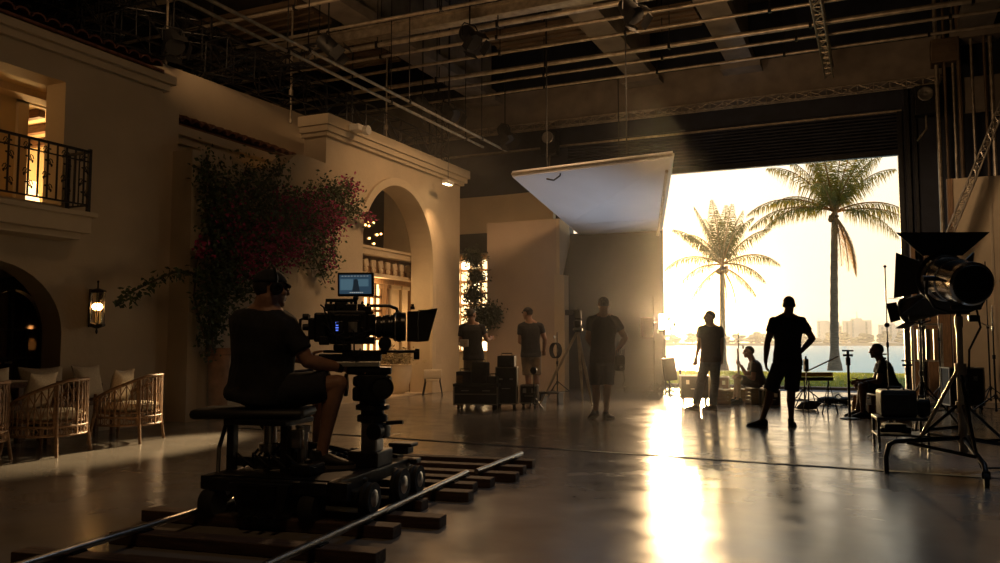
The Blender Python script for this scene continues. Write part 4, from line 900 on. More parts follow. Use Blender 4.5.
fl_ = MB().prism([(.46, Z(1.36)), (.59, Z(1.38)), (.53, Z(1.155)), (.46, Z(1.15))], .118, .124, 'X'); fl_.build('side_flag', M_['black'], mo)
MB().prism([(-.12, .46), (.12, .46), (.14, .56), (-.14, .56)], Z(1.362), Z(1.368), 'Z').build('top_flag', M_['black'], mo)
MB().box((.03, .42, Z(1.385)), (.1, .03, .02), None, .004).cyl((.06, .42, Z(1.38)), (.06, .42, Z(1.41)), .01).build('flag_bracket', M_['black_metal'], mo)
MB().cyl((.045, .44, Z(1.085)), (.045, .47, Z(1.085)), .02).box((.06, .45, Z(1.06)), (.03, .04, .06), None, .006).build('rod_end', M_['black_metal'], cc)
# ================================================================ dressing of the set
M_['warm_glass'] = mat('warm_glass', (1, .9, .75), .05, trans=1.0)
def bulb_light(name, loc, power, col=(1, .55, .2), r=.03):
    d = bpy.data.lights.new(name, 'POINT'); d.energy = power; d.color = col; d.shadow_soft_size = r
    o = bpy.data.objects.new(name, d); COL.objects.link(o); o.location = loc; return o
M_['flame'] = mat('flame', (1, .6, .2), .5, emit=(1.0, .50, .14), estr=7)
# balcony
bl = thing('balcony', 'balcony with black wrought iron railing on the stucco facade', 'balcony', (X0, 5.6, 2.4))
MB().bx(.005, .44, -1.7, 1.54, .08, .34, .01).bx(.005, .48, -1.75, 1.60, .28, .34, .01).bx(.005, .36, -1.6, 1.46, .0, .08, .01).build('balcony_slab', M_['stucco_trim'], bl)
r = MB()
r.bx(.395, .425, -1.7, 1.52, 1.08, 1.11).bx(.40, .42, -1.7, 1.52, .42, .44).bx(.40, .42, -1.7, 1.52, .96, .975)
r.bx(.02, .425, 1.49, 1.52, 1.08, 1.11).bx(.02, .42, 1.495, 1.515, .42, .44).bx(.39, .43, 1.485, 1.525, .34, 1.13).bx(.02, .05, 1.485, 1.525, .34, 1.11)
r.build('railing', M_['iron'], bl)
nb = 26
for k in range(nb):
    y = -1.62+3.05*k/(nb-1)
    m = MB().cyl((.41, y, .43), (.41, y, 1.09), .012, seg=6)
    if k % 2 == 1:                                            # scrolls with leaves
        for zc, sg in ((.56, 1), (.70, -1), (.86, 1), (1.0, -1)):
            m.tube([(.41, y+sg*(.012+.055*(1-q/9)*abs(cos(q*.6))), zc+.055*(1-q/11)*sin(q*.8)) for q in range(10)], .006, 5)
            m.ball((.41, y-sg*.02, zc+.02), (.008, .022, .012), 8).ball((.41, y+sg*.05, zc-.03), (.008, .014, .02), 8)
    m.build('baluster', M_['iron'], bl)
for k in range(4): MB().cyl((.05+.09*k, 1.505, .43), (.05+.09*k, 1.505, 1.09), .009, seg=6).build('baluster', M_['iron'], bl)
# lit room behind the balcony
rm = mat('room_plaster', (.60, .47, .28), .85, nscale=2, namt=.05)
IX = -10.9
struct('wall_room', MB().prism([(3.4, 2.8), (9.3, 2.8), (9.3, 5.0), (3.4, 5.0)], IX-.12, IX, 'X', holes=[hole_rect(7.70, 8.16, 2.84, 4.52)]).bx(IX, X0-.36, 3.3, 3.4, 2.75, 5.0), rm)
struct('ceiling_room', MB().bx(-13, X0-.36, 3.3, 8.29, 4.6, 4.7).bx(-13, X0-.36, 3.3, 8.29, 2.68, 2.78), rm)
struct('trim_11', MB().bx(IX, IX+.06, 7.55, 7.70, 2.8, 4.6).bx(IX, IX+.06, 7.55, 8.28, 4.5, 4.6).bx(IX, IX+.06, 8.16, 8.28, 2.8, 4.5), M_['stucco_trim'], 'door surround inside the balcony room')
struct('wall_room_far', MB().bx(-13.1, -13, 5, 11, 2.7, 4.7).bx(-13, IX-.12, 10.9, 11, 2.7, 4.7).bx(-13, IX-.12, 7.2, 11, 4.55, 4.65), rm)
b = MB()
for k in range(5): b.bx(-13, IX-.14, 7.4+.6*k, 7.5+.6*k, 4.42, 4.55)
struct('ceiling_beams', b, M_['wood_dark'])
bulb_light('room_lamp_light', (-11.8, 8.9, 3.7), 120, (1, .62, .25), .12)
bulb_light('balcony_room_light', (-10.1, 5.0, 4.2), 12, (1, .6, .25), .12)
t = thing('table_lamp', 'glowing table lamp inside the room behind the balcony', 'lamp', (-11.7, 8.35, 2.78))
MB().lathe([(.12, 0), (.12, .03), (.03, .06), (.05, .3), (.08, .45), (.02, .5)]).build('base', M_['stucco_trim'], t, 40)
MB().lathe([(.16, .5), (.11, .8)], seg=24).build('lamp_shade', mat('shade_glow', (1, .8, .5), .8, emit=(1, .66, .3), estr=2.2), t, 40)
# arched door
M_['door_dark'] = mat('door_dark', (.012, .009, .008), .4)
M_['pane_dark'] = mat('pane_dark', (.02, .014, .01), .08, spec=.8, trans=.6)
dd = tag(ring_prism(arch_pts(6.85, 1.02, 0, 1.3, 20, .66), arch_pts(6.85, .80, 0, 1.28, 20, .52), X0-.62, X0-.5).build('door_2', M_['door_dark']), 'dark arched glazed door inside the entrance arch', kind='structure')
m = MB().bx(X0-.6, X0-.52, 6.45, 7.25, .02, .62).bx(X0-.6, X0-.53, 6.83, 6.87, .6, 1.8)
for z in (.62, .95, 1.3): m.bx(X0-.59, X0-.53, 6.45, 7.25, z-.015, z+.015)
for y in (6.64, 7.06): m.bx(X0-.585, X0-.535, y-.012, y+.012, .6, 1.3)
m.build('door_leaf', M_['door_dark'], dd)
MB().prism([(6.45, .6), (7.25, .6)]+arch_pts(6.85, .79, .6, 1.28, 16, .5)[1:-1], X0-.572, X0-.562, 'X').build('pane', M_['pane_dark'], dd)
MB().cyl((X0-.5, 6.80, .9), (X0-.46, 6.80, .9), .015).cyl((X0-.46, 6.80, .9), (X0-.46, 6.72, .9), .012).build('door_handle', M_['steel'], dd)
struct('wall_entrance', MB().prism([(3.5, 0), (8.29, 0), (8.29, 2.68), (3.5, 2.68)], X0-.75, X0-.64, 'X', holes=[arch_pts(6.85, 1.0, .02, 1.3, 20, .65)]).bx(-12, X0-.36, 3.4, 3.5, 0, 2.68).bx(-12.1, -12, 3.4, 8.29, 0, 2.68), M_['stucco'])
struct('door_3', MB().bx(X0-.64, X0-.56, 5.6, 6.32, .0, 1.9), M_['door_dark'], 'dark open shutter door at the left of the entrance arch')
t = thing('reflection_lamp', 'small glowing lamp added behind the arched glazed door for the warm reflection in its glass', 'lamp', (-11.0, 8.0, 0))  # lamp added behind the glass in place of a warm reflection on it
MB().lathe([(.14, 0), (.14, .03), (.03, .05), (.02, .9), (.06, 1.0), (.07, 1.03)]).build('stand', M_['iron'], t, 40)
MB().lathe([(.03, 1.04), (.05, 1.08), (.05, 1.12), (.02, 1.2)]).build('bulb', M_['flame'], t, 40)
bulb_light('reflection_lamp_light', (-10.9, 7.9, 1.35), 4)
# wall lantern
t = thing('wall_lantern', 'black iron wall lantern glowing amber beside the arched entrance', 'lantern', (X0, 7.53, 1.585))
LX = .15
m = MB().box((.012, 0, 0), (.024, .09, .5), None, .006).bx(.0, LX, -.012, .012, .22, .245).bx(.0, LX, -.012, .012, -.245, -.22)
m.lathe([(.012, .33), (.012, .26), (.11, .235), (.125, .225), (.125, .20), (.11, .20)], (LX, 0, 0), 8).lathe([(.11, -.20), (.125, -.21), (.125, -.235), (.05, -.26), (.012, -.27), (.02, -.31), (.008, -.34)], (LX, 0, 0), 8).ball((LX, 0, .345), .018)
for k in range(4):
    a = pi/4+pi/2*k; m.cyl((LX+.105*cos(a), .105*sin(a), -.21), (LX+.105*cos(a), .105*sin(a), .21), .009, seg=6)
m.build('frame', M_['iron'], t)
MB().lathe([(.088, -.2), (.09, -.2), (.09, .2), (.088, .2)], (LX, 0, 0), 20).build('glass', M_['warm_glass'], t, 40)
for k in range(3):
    a = 2*pi*k/3+.6
    cn = MB().cyl((LX+.03*cos(a), .03*sin(a), -.2), (LX+.03*cos(a), .03*sin(a), -.05), .012).build('candle', M_['linen'], t)
    MB().lathe([(.004, 0), (.009, .02), (.011, .04), (.003, .11)], (LX+.03*cos(a), .03*sin(a), -.04), 10).build('bulb', M_['flame'], cn, 40)
t.scale = (.8, .8, .98)
bulb_light('lantern_light', (X0+LX*.8, 7.53, 1.60), 15.0, (1, .5, .14), .05)
# ---------------------------------------------------------------- rattan chairs, table, bench, cushions
def rattan_chair(label, loc, rz):
    """barrel chair, faces +y"""
    t = thing('rattan_chair', label, 'chair', loc, rz, 'rattan chairs round the low table')
    R = .36
    def rim(a, z): return Vector((R*1.06*sin(a), -R*cos(a)*1.0+.02, z))
    def top(a): return .765-.24*max(0, (abs(a)-.45)/1.65)**1.15
    A = 2.1
    rail = [rim(-A+2*A*k/28, top(-A+2*A*k/28)) for k in range(29)]
    MB().tube([rail[0]+Vector((0, .05, -.03))]+rail+[rail[-1]+Vector((0, .05, -.03))], .019, 8).build('top_rail', M_['rattan'], t, 50)
    lo = MB().tube([rim(-A+2*A*k/28, .30)*1.0 for k in range(29)], .013, 8).tube([rim(-A+2*A*k/28, .21) for k in range(29)], .012, 8)
    lo.build('lower_rail', M_['rattan'], t, 50)
    sp = MB()
    n = 26
    for k in range(n+1):
        a = -A+2*A*k/n; sp.tube([rim(a, .21), rim(a, .5)*1.01, rim(a, top(a))], .0068 if k % 4 else .012, 6)
    for k in range(0, n-2, 2):                                # pointed arches woven into the back
        a0, a1 = -A+2*A*k/n, -A+2*A*(k+4)/n
        for s, e_ in ((a0, (a0+a1)/2), (a1, (a0+a1)/2)):
            sp.tube([rim(s+(e_-s)*(q/6)**1.7, .31+(top(e_)-.33)*(q/6)) for q in range(7)], .0055, 5)
    sp.build('back_canes', M_['rattan'], t, 50)
    cu = MB()
    for k in range(13):
        a = -A+2*A*(k+.5)/13
        cu.tube([rim(a+.11*cos(2*pi*q/12), .255+.035*sin(2*pi*q/12)) for q in range(12)], .005, 5, closed=True)
    cu.build('curled_canes', M_['rattan'], t, 50)
    for a in (-2.3, -.75, .75, 2.3):
        p = rim(a, .34); q = Vector((p.x*1.16, p.y*1.16, 0)); p2 = rim(a, .72 if abs(a) < 1 else .56)
        MB().tube([q, p, p2], [.017, .02, .016], 8).build('leg', M_['rattan'], t, 50)
    MB().lathe([(.02, .33), (.33, .33), (.345, .345), (.33, .36)], seg=28).build('seat', M_['rattan'], t, 40)
    MB().lathe([(.02, .362), (.30, .362), (.335, .39), (.335, .42), (.30, .45), (.02, .46)], seg=28).build('seat_cushion', M_['linen'], t, 50)
    return t
rattan_chair('rattan barrel chair nearest the lantern, rightmost of the row', (-8.02, 7.10, 0), radians(112))
rattan_chair('big rattan barrel chair in the middle of the row beside the low table', (-7.86, 5.95, 0), radians(110))
rattan_chair('rattan barrel chair cut off by the left edge of the picture', (-7.9, 5.10, 0), radians(118))
t = thing('dining_table', 'wooden table with pale runner among the rattan chairs', 'table', (-8.72, 5.9, 0))
MB().bx(-.36, .30, -.9, .62, .66, .71, .008).build('tabletop', M_['wood_dark'], t)
for x in (-.28, .22):
    for y in (-.8, .52): MB().box((x, y, .33), (.06, .06, .66), None, .008).build('leg', M_['wood_dark'], t)
tag(MB().bx(-9.0, -8.5, 5.2, 6.3, .712, .722, .002).build('table_runner', M_['linen']), 'pale cloth runner lying on the wooden table', 'table runner')
t = thing('bench', 'long wooden wall bench under the facade behind the table', 'bench', (-9.02, 6.6, 0))
MB().bx(-.2, .2, -1.3, 1.1, .38, .43, .008).build('seat', M_['wood_dark'], t)
for y in (-1.2, 0, 1.0):
    for x in (-.15, .15): MB().box((x, y, .19), (.05, .05, .38), None, .006).build('leg', M_['wood_dark'], t)
MB().bx(-.205, -.165, -1.3, 1.1, .43, .62, .006).build('backrest', M_['wood_dark'], t)
def cushion(label, loc, rz, m='linen', s=(.44, .15, .40), tilt=-.25):
    b = MB(); nx = 12
    bmesh.ops.create_cube(b.bm, size=1.0); bmesh.ops.subdivide_edges(b.bm, edges=b.bm.edges[:], cuts=7, use_grid_fill=True)
    for v in b.bm.verts:
        x, y, z = v.co*2
        k = (1-abs(x)**3)*(1-abs(z)**3); pin = 1+.10*(abs(x)*abs(z))**2-.04*(1-abs(x*z))
        v.co = Vector((x*s[0]/2*pin, y*s[1]/2*(.12+.88*max(0, k)**.5), z*s[2]/2*pin))
    b.xf(Matrix.Rotation(tilt, 4, 'X'))
    o = b.build('cushion', M_[m], None, 60); o.location = loc; o.rotation_euler = (0, 0, rz); return tag(o, label, 'cushion', 'cushions behind the table')
M_['linen_grey'] = mat('linen_grey', (.40, .34, .26), .9, nscale=60, namt=.1)
cushion('white cushion on the bench below the lantern, behind the rightmost rattan chair', (-9.06, 7.38, .645), radians(90+12))
cushion('greyish cushion on the bench near the middle, behind the big rattan chair', (-9.06, 6.75, .645), radians(90-5), 'linen_grey', (.5, .15, .40))
cushion('pale cushion on the bench under the arched door at far left', (-9.06, 6.1, .645), radians(90+4), 'linen', (.5, .15, .40))
cushion('pale cushion sitting inside the middle rattan chair', (-7.98, 5.92, .64), radians(110), 'linen', (.42, .14, .36), .2)
cushion('beige cushion sitting inside the rightmost rattan chair', (-8.12, 7.06, .64), radians(112), 'linen', (.42, .14, .36), .2)
t = thing('side_chair', 'dark wooden chair back standing behind the table at far left', 'chair', (-8.95, 5.45, 0), radians(-85))
for x in (-.19, .19):
    MB().box((x, -.19, .43), (.04, .04, .86), None, .006).build('leg', M_['wood_dark'], t); MB().box((x, .19, .22), (.04, .04, .44), None, .006).build('leg', M_['wood_dark'], t)
MB().bx(-.21, .21, -.21, .21, .43, .47, .006).build('seat', M_['wood_dark'], t)
MB().bx(-.17, .17, -.205, -.175, .72, .84, .006).bx(-.17, .17, -.205, -.175, .55, .62, .006).build('backrest', M_['wood_dark'], t)
# terracotta planter
t = thing('planter', 'tall terracotta planter under the bougainvillea, half hidden by the operator', 'planter', (-8.98, 9.55, 0))
MB().lathe([(.11, 0), (.13, .02), (.16, .95), (.185, .97), (.185, 1.05), (.165, 1.06), (.15, 1.02)], seg=28).build('pot', mat('terracotta', (.42, .20, .10), .8, nscale=6, namt=.2), t, 40)
MB().lathe([(.02, 1.0), (.155, 1.0), (.15, 1.02), (.02, 1.03)], seg=20).build('soil', M_['rubber'], t)
# ---------------------------------------------------------------- bougainvillea
FX = X0+.10
M_['leaf'] = mat('leaf', (.055, .085, .022), .55, nscale=7, namt=.35); M_['leaf'].node_tree.nodes['Principled BSDF'].inputs['Subsurface Weight'].default_value = 0
M_['bract'] = mat('bract', (.50, .03, .16), .6, nscale=9, namt=.3)
M_['bark'] = mat('bark', (.12, .075, .045), .85, nscale=14, namt=.3)
bg_ = thing('bougainvillea', 'climbing bougainvillea with magenta flowers on the garden wall', 'plant', (FX+.12, 9.40, 0))
def GZ(y, z, dx=0): return Vector((dx, y-9.7, z))
stems = [[(9.6, 1.0), (9.62, 1.8), (9.75, 2.6), (9.6, 3.3), (9.45, 3.9)], [(9.6, 1.0), (9.9, 1.9), (10.3, 2.6), (10.8, 3.1), (11.6, 3.5), (12.5, 3.9), (13.2, 4.1)], [(9.6, 1.0), (9.8, 2.0), (10.0, 3.0), (10.3, 3.9)],
         [(9.7, 2.0), (9.3, 2.15), (8.9, 2.12), (8.5, 1.95), (8.2, 1.78), (7.95, 1.66)], [(10.3, 2.6), (11.2, 3.0), (12.2, 3.2), (13.1, 3.5), (13.5, 3.85)], [(10.8, 3.1), (11.5, 2.9), (12.1, 2.6), (12.5, 2.2)], [(12.0, 3.6), (12.5, 3.1), (12.7, 2.6)],
         [(10.0, 3.0), (10.6, 3.6), (11.2, 4.1)], [(9.75, 2.6), (9.4, 2.4), (9.35, 1.8), (9.5, 1.2)], [(12.5, 3.9), (13.1, 3.7), (13.9, 3.5)]]
sm_ = MB()
for k, st in enumerate(stems): sm_.tube([GZ(y, z, .05+.05*sin(i*2+k)) for i, (y, z) in enumerate(st)], [.02-.012*i/len(st) for i in range(len(st))], 6)
sm_.build('stem', M_['bark'], bg_, 50)
def leafq(b, p, L, W, nrm_bias):
    d = Vector((random.uniform(-.6, 1), random.uniform(-1, 1), random.uniform(-1.1, .5))).normalized(); n = (Vector((1, 0, .3))+Vector((random.uniform(-1, 1), random.uniform(-1, 1), random.uniform(-1, 1)))*nrm_bias).normalized()
    s = d.cross(n)
    if s.length < .1: return
    s.normalize(); n = s.cross(d)
    vs = [b.bm.verts.new(q) for q in (p, p+d*L*.45+s*W+n*W*.4, p+d*L, p+d*L*.45-s*W+n*W*.4)]
    b.bm.faces.new((vs[0], vs[1], vs[2])); b.bm.faces.new((vs[0], vs[2], vs[3]))
def rndblob(cy_, cz_, ry, rz_, dx):
    while True:
        a, c = random.gauss(0, .5), random.gauss(0, .5)
        if a*a+c*c < 1.4: return GZ(cy_+a*ry, cz_+c*rz_, .02+abs(random.gauss(0, dx)))
lf = MB()
blobs = [(9.75, 3.05, .45, .75, .14, 800), (9.9, 2.2, .5, .75, .14, 900), (10.5, 2.9, .7, .65, .2, 1100), (11.3, 3.25, .8, .55, .2, 1000), (12.2, 3.45, .7, .5, .16, 800), (9.62, 1.5, .28, .6, .1, 500), (12.7, 3.8, .7, .4, .1, 420), (10.3, 3.65, .7, .45, .1, 380), (11.7, 2.8, .6, .4, .1, 380), (12.4, 2.75, .35, .55, .08, 260), (9.45, 3.6, .25, .5, .06, 150), (11.0, 3.9, .5, .35, .06, 160), (10.6, 2.2, .6, .5, .1, 420)]
for (a, c, ry, rz_, dx, n) in blobs:
    for _ in range(n): leafq(lf, rndblob(a, c, ry, rz_, dx), random.uniform(.05, .10), random.uniform(.016, .03), .8)
for st in stems:
    for (y0, z0), (y1, z1) in zip(st[:-1], st[1:]):
        for _ in range(46):
            k = random.random(); leafq(lf, GZ(y0+(y1-y0)*k+random.gauss(0, .06), z0+(z1-z0)*k+random.gauss(0, .05), .06+abs(random.gauss(0, .05))), random.uniform(.06, .11), random.uniform(.018, .03), .8)
lf.build('foliage', M_['leaf'], bg_, recalc=False)
br = MB()
for (a, c, ry, rz_, dx, n) in ((10.9, 2.75, .75, .42, .2, 900), (10.3, 2.45, .5, .4, .2, 350), (12.1, 3.35, .6, .42, .2, 800), (9.95, 3.0, .4, .5, .15, 160), (11.3, 3.4, .5, .3, .18, 250), (13.0, 4.05, .3, .25, .1, 120), (9.35, 2.5, .12, .2, .1, 50), (13.6, 3.55, .3, .12, .08, 70), (12.4, 2.7, .25, .4, .08, 70)):
    for _ in range(n): leafq(br, rndblob(a, c, ry, rz_, dx)+Vector((.05, 0, 0)), random.uniform(.045, .075), random.uniform(.02, .034), 1.0)
br.build('flowers', M_['bract'], bg_, recalc=False)
# ---------------------------------------------------------------- inside the big arch
M_['shop_wood'] = mat('shop_wood', (.30, .17, .08), .6, nscale=5, namt=.2, stretch=(6, 6, 1))
M_['cream'] = mat('cream', (.62, .50, .34), .75, nscale=3, namt=.06)
M_['shop_glow'] = mat('shop_glow', (1, .8, .5), .5, emit=(1.0, .62, .25), estr=2.6, nscale=3)
sf = thing('shopfront', 'cream shopfront with carved frieze and pilasters inside the big arch', 'shopfront', (-10.2, 16.0, 0))
MB().bx(.1, .42, -3.0, 2.6, 3.0, 3.14, .01).bx(.05, .46, -3.0, 2.6, 3.12, 3.18, .01).build('lintel', M_['cream'], sf)
fz = MB().bx(.12, .2, -3.0, 2.6, 2.62, 3.0)
fz.build('frieze', M_['shop_wood'], sf)
for k in range(18):
    y = -2.6+.29*k
    MB().box((.24, y, 2.84), (.07, .17, .17), Matrix.Rotation(.3*(k % 2), 4, 'X'), .02).lathe([(.07, 0), (.06, .03), (.02, .05)], (.25, y, 2.70), 10, Matrix.Rotation(pi/2, 4, 'Y')).build('carved_block', M_['cream'], sf)
MB().bx(.10, .36, -3.0, 2.6, 2.55, 2.63, .01).build('moulding', M_['cream'], sf)
MB().bx(.14, .20, -3.0, 2.6, 2.44, 2.55).build('board', M_['shop_wood'], sf)
for y, w, m in ((.62, .34, 'cream'), (1.05, .26, 'cream'), (1.52, .2, 'shop_wood'), (.28, .08, 'shop_wood'), (-.9, .3, 'cream')):
    MB().bx(-.35, -.1, y-w/2, y+w/2, 0, 2.55, .01).bx(-.37, -.06, y-w/2-.03, y+w/2+.03, 0, .22, .01).bx(-.37, -.06, y-w/2-.03, y+w/2+.03, 2.38, 2.5, .01).build('pilaster', M_[m], sf)
bw = MB()
for j in range(9):
    for i in range(3): bw.bx(-.25, -.08, 1.72+.34*i+(.12 if j % 2 else 0), 2.03+.34*i+(.12 if j % 2 else 0), .02+.29*j, .30+.29*j, .012)
bw.build('block_wall', M_['cream'], sf)
wn = MB().bx(-.34, -.30, -.75, .26, .9, 2.5).build('lit_window', M_['shop_glow'], sf)
gr = MB()
for k in range(6): gr.bx(-.29, -.24, -.75, .26, .9+.32*k-.03, .9+.32*k+.03)
for k in range(5): gr.bx(-.29, -.24, -.75+.25*k-.03, -.75+.25*k+.03, .9, 2.5)
gr.build('glazing_bars', M_['shop_wood'], wn)
dk = MB().bx(-.36, -.30, -.5, .40, 3.3, 5.0).build('dark_window', M_['pane_dark'], sf)
for k in range(9): MB().ball((-.28, random.uniform(-.4, .3), random.uniform(3.35, 4.0)), .025, 8).build('small_light', M_['flame'], dk)
bulb_light('shop_light', (-9.95, 15.3, 2.3), 16, (1, .62, .28), .2); bulb_light('shop_light_low', (-9.9, 17.0, 1.6), 9, (1, .62, .28), .2)
t = thing('wall_sconce', 'small white sconce on the block wall inside the arch', 'lamp', (-10.25, 18.0, 2.2))
MB().lathe([(.02, -.1), (.1, -.06), (.12, .0), (.11, .03), (.02, .03)], (.1, 0, 0), 18).box((0, 0, 0), (.12, .06, .05)).build('shade', M_['white_paint'], t, 40)
t = thing('urn', 'large pale round planter bowl inside the big arch', 'planter', (-9.72, 15.72, 0))
MB().lathe([(.16, 0), (.2, .02), (.27, .12), (.34, .35), (.36, .55), (.35, .62), (.37, .66), (.33, .67), (.31, .6)], seg=30).build('bowl', M_['cream'], t, 40)
b = MB()
for _ in range(700):
    p = Vector((random.gauss(0, .17), random.gauss(0, .17), .72+abs(random.gauss(0, .12)))); leafq(b, p, random.uniform(.08, .14), .02, 1)
b.build('foliage', mat('dry_leaf', (.30, .24, .13), .7), t, recalc=False)
t = thing('round_back_stool', 'small stool with rounded pale back at the foot of the arch', 'stool', (-8.86, 15.85, 0), radians(28))
MB().box((0, -.14, .46), (.40, .05, .20), None, .024).build('backrest', M_['linen'], t, 50)
MB().lathe([(.02, .30), (.19, .30), (.2, .32), (.19, .35), (.02, .36)], seg=24).build('seat', M_['linen'], t, 50)
for x, y in ((-.16, -.14), (.16, -.14), (-.15, .15), (.15, .15)):
    MB().tube([(x*1.35, y*1.4, 0), (x, y, .31), (x*1.05, y*1.02, .45 if y < 0 else .32)], .014, 8).build('leg', M_['iron'], t, 50)
# ---------------------------------------------------------------- glass blocks and the little tree at the far corner
gb_ = thing('glass_block_window', 'lit glass block window in the corner past the arch wall', 'window', (-9.6, 19.2, .9))
bk = MB().bx(-.62, .86, .06, .12, 0, 2.5).build('frame', M_['shop_wood'], gb_)
glows = [mat('block_glow', (1, .85, .6), .4, emit=(1.0, .70, .34), estr=2.0), mat('block_glow_bright', (1, .85, .6), .4, emit=(1.0, .74, .40), estr=3.4)]
for j in range(8):
    for i in range(5):
        if i == 4 and j > 6: continue
        x, z = -.47+.30*i, .15+.30*j
        MB().box((x, .0, z), (.235, .1, .235), None, .04).ball((x+random.uniform(-.03, .03), -.045, z+random.uniform(-.03, .03)), (.07, .02, .07), 12).build('glass_block', glows[(i+j*2) % 3 == 0], gb_, 50)
tag(MB().bx(-10.3, -9.12, 19.15, 19.32, 3.45, 3.95).build('signboard', M_['black']), 'plain dark board above the glass block window', 'board')
tr = thing('potted_tree', 'small dark leafy tree in front of the glass block window', 'tree', (-9.0, 18.12, 0))
MB().lathe([(.16, 0), (.2, .02), (.24, .4), (.25, .44), (.2, .44)], seg=22).build('pot', M_['terra'] if 'terra' in M_ else M_['black'], tr, 40)
MB().tube([(0, 0, .4), (.05, .02, 1.2), (.0, 0, 2.0), (.1, .05, 2.8)], [.035, .03, .025, .012], 8).tube([(.02, 0, 1.4), (.3, -.05, 1.75)], [.02, .008], 6).tube([(.0, 0, 1.9), (-.3, .05, 2.4)], [.02, .008], 6).build('trunk', M_['bark'], tr, 40)
b = MB()
for (x, z, r_, n) in ((.30, 1.75, .30, 1400), (-.0, 2.3, .26, 1000), (.05, 2.75, .24, 700), (.0, 3.2, .24, 800), (.0, 1.8, .26, 800), (.5, 1.85, .22, 700)):
    for _ in range(n):
        p = Vector((x+random.gauss(0, r_*.5), max(-.16, random.gauss(0, .14)), z+random.gauss(0, r_*.45))); leafq(b, p, random.uniform(.06, .11), .022, 1.2)
b.build('foliage', mat('tree_leaf', (.03, .042, .014), .6, nscale=6, namt=.3), tr, recalc=False)
tag(MB().box((X0+.33, 13.0, 5.2), (.22, .3, .12), None, .02).lathe([(.07, 0), (.09, .03), (.09, .12)], (X0+.42, 13.05, 5.16), 14, Matrix.Rotation(pi/2, 4, 'Y')).build('flood_lamp', M_['white_paint']), 'small white floodlight on the near corner of the arch wall cornice', 'lamp')
# ================================================================ film equipment
M_['case'] = mat('case', (.022, .021, .020), .6, nscale=10, namt=.25)
M_['case_edge'] = mat('case_edge', (.35, .31, .26), .4, metal=.8)
M_['applebox'] = mat('applebox', (.26, .15, .07), .6, nscale=5, namt=.2, stretch=(1, 7, 7))
def stand_parts(t, h, spread, mid=.55, r=.016, rot=0.0, n=3, low=.22):
    MB().cyl((0, 0, low), (0, 0, h*.55), r).cyl((0, 0, h*.5), (0, 0, h), r*.72).cyl((0, 0, h*.55-.04), (0, 0, h*.55+.02), r*1.7).cyl((0, 0, mid-.05), (0, 0, mid+.02), r*1.8).build('column', M_['black_metal'], t, 40)
    for k in range(n):
        a = rot+2*pi*k/n; c, s = cos(a), sin(a)
        MB().tube([(0.02*c, .02*s, mid), (spread*c, spread*s, .012)], r*.7, 8).tube([(0.02*c, .02*s, low+.02), (spread*.55*c, spread*.55*s, .012+(mid-.012)*.45)], r*.5, 6).build('leg', M_['black_metal'], t, 40)
    MB().ball((0, 0, low), r*1.6).build('collar', M_['black_metal'], t, 40)
def knob(t, p, ax='X'):
    MB().lathe([(.015, -.02), (.035, -.015), (.035, .015), (.015, .02)], p, 14, Matrix.Rotation(pi/2, 4, 'Y' if ax == 'X' else 'X')).build('grip_head', M_['steel'], t, 40)
def c_stand(name, label, x, y, h, rot, arm=None, flag=None, group=None):
    t = thing(name, label, 'stand', (x, y, 0), 0, group)
    stand_parts(t, h, .42, .34, .014, rot, 3, .12)
    if arm:
        (a0, a1) = arm; MB().cyl(a0, a1, .008).build('arm', M_['steel'], t); knob(t, (0, 0, a0[2]))
        knob(t, a1)
    if flag:
        c, s, m, a = flag; MB().box(c, s, a).build('flag_panel', m, t)
    return t
def case(b, c, s, rot=None):
    b.box(c, s, rot, .012); return b
def road_case(name, label, loc, rz, s, cat='case', group=None, casters=False, drawers=0, mt='case'):
    t = thing(name, label, cat, loc, rz, group); z0 = .09 if casters else 0.0
    MB().box((0, 0, z0+s[2]/2), s, None, .01).build('body', M_[mt], t)
    e = MB(); w, d, h = s[0]/2, s[1]/2, s[2]
    for x in (-w, w):
        for y in (-d, d): e.box((x, y, z0+h/2), (.022, .022, h), None, .004)
    for z in (0, h):
        for y in (-d, d): e.box((0, y, z0+z), (s[0], .02, .02))
        for x in (-w, w): e.box((x, 0, z0+z), (.02, s[1], .02))
    e.build('edging', M_['case_edge'], t)
    for k in (-1, 1):
        MB().box((k*w*.5, -d-.006, z0+h*.72), (.06, .012, .08), None, .003).build('latch', M_['steel'], t)
    MB().tube([(-.07, -d, z0+h*.42), (-.07, -d-.03, z0+h*.42), (.07, -d-.03, z0+h*.42), (.07, -d, z0+h*.42)], .007, 6).build('handle', M_['steel'], t)
    for k in range(drawers): MB().box((0, -d-.008, z0+h*(k+.5)/drawers), (s[0]*.86, .016, h/drawers*.8), None, .004).build('drawer', M_['case'], t)
    if casters:
        for x in (-w+.05, w-.05):
            for y in (-d+.05, d-.05): MB().cyl((x-.015, y, .04), (x+.015, y, .04), .04).box((x, y, .075), (.05, .05, .03)).build('caster', M_['rubber'], t, 40)
    return t
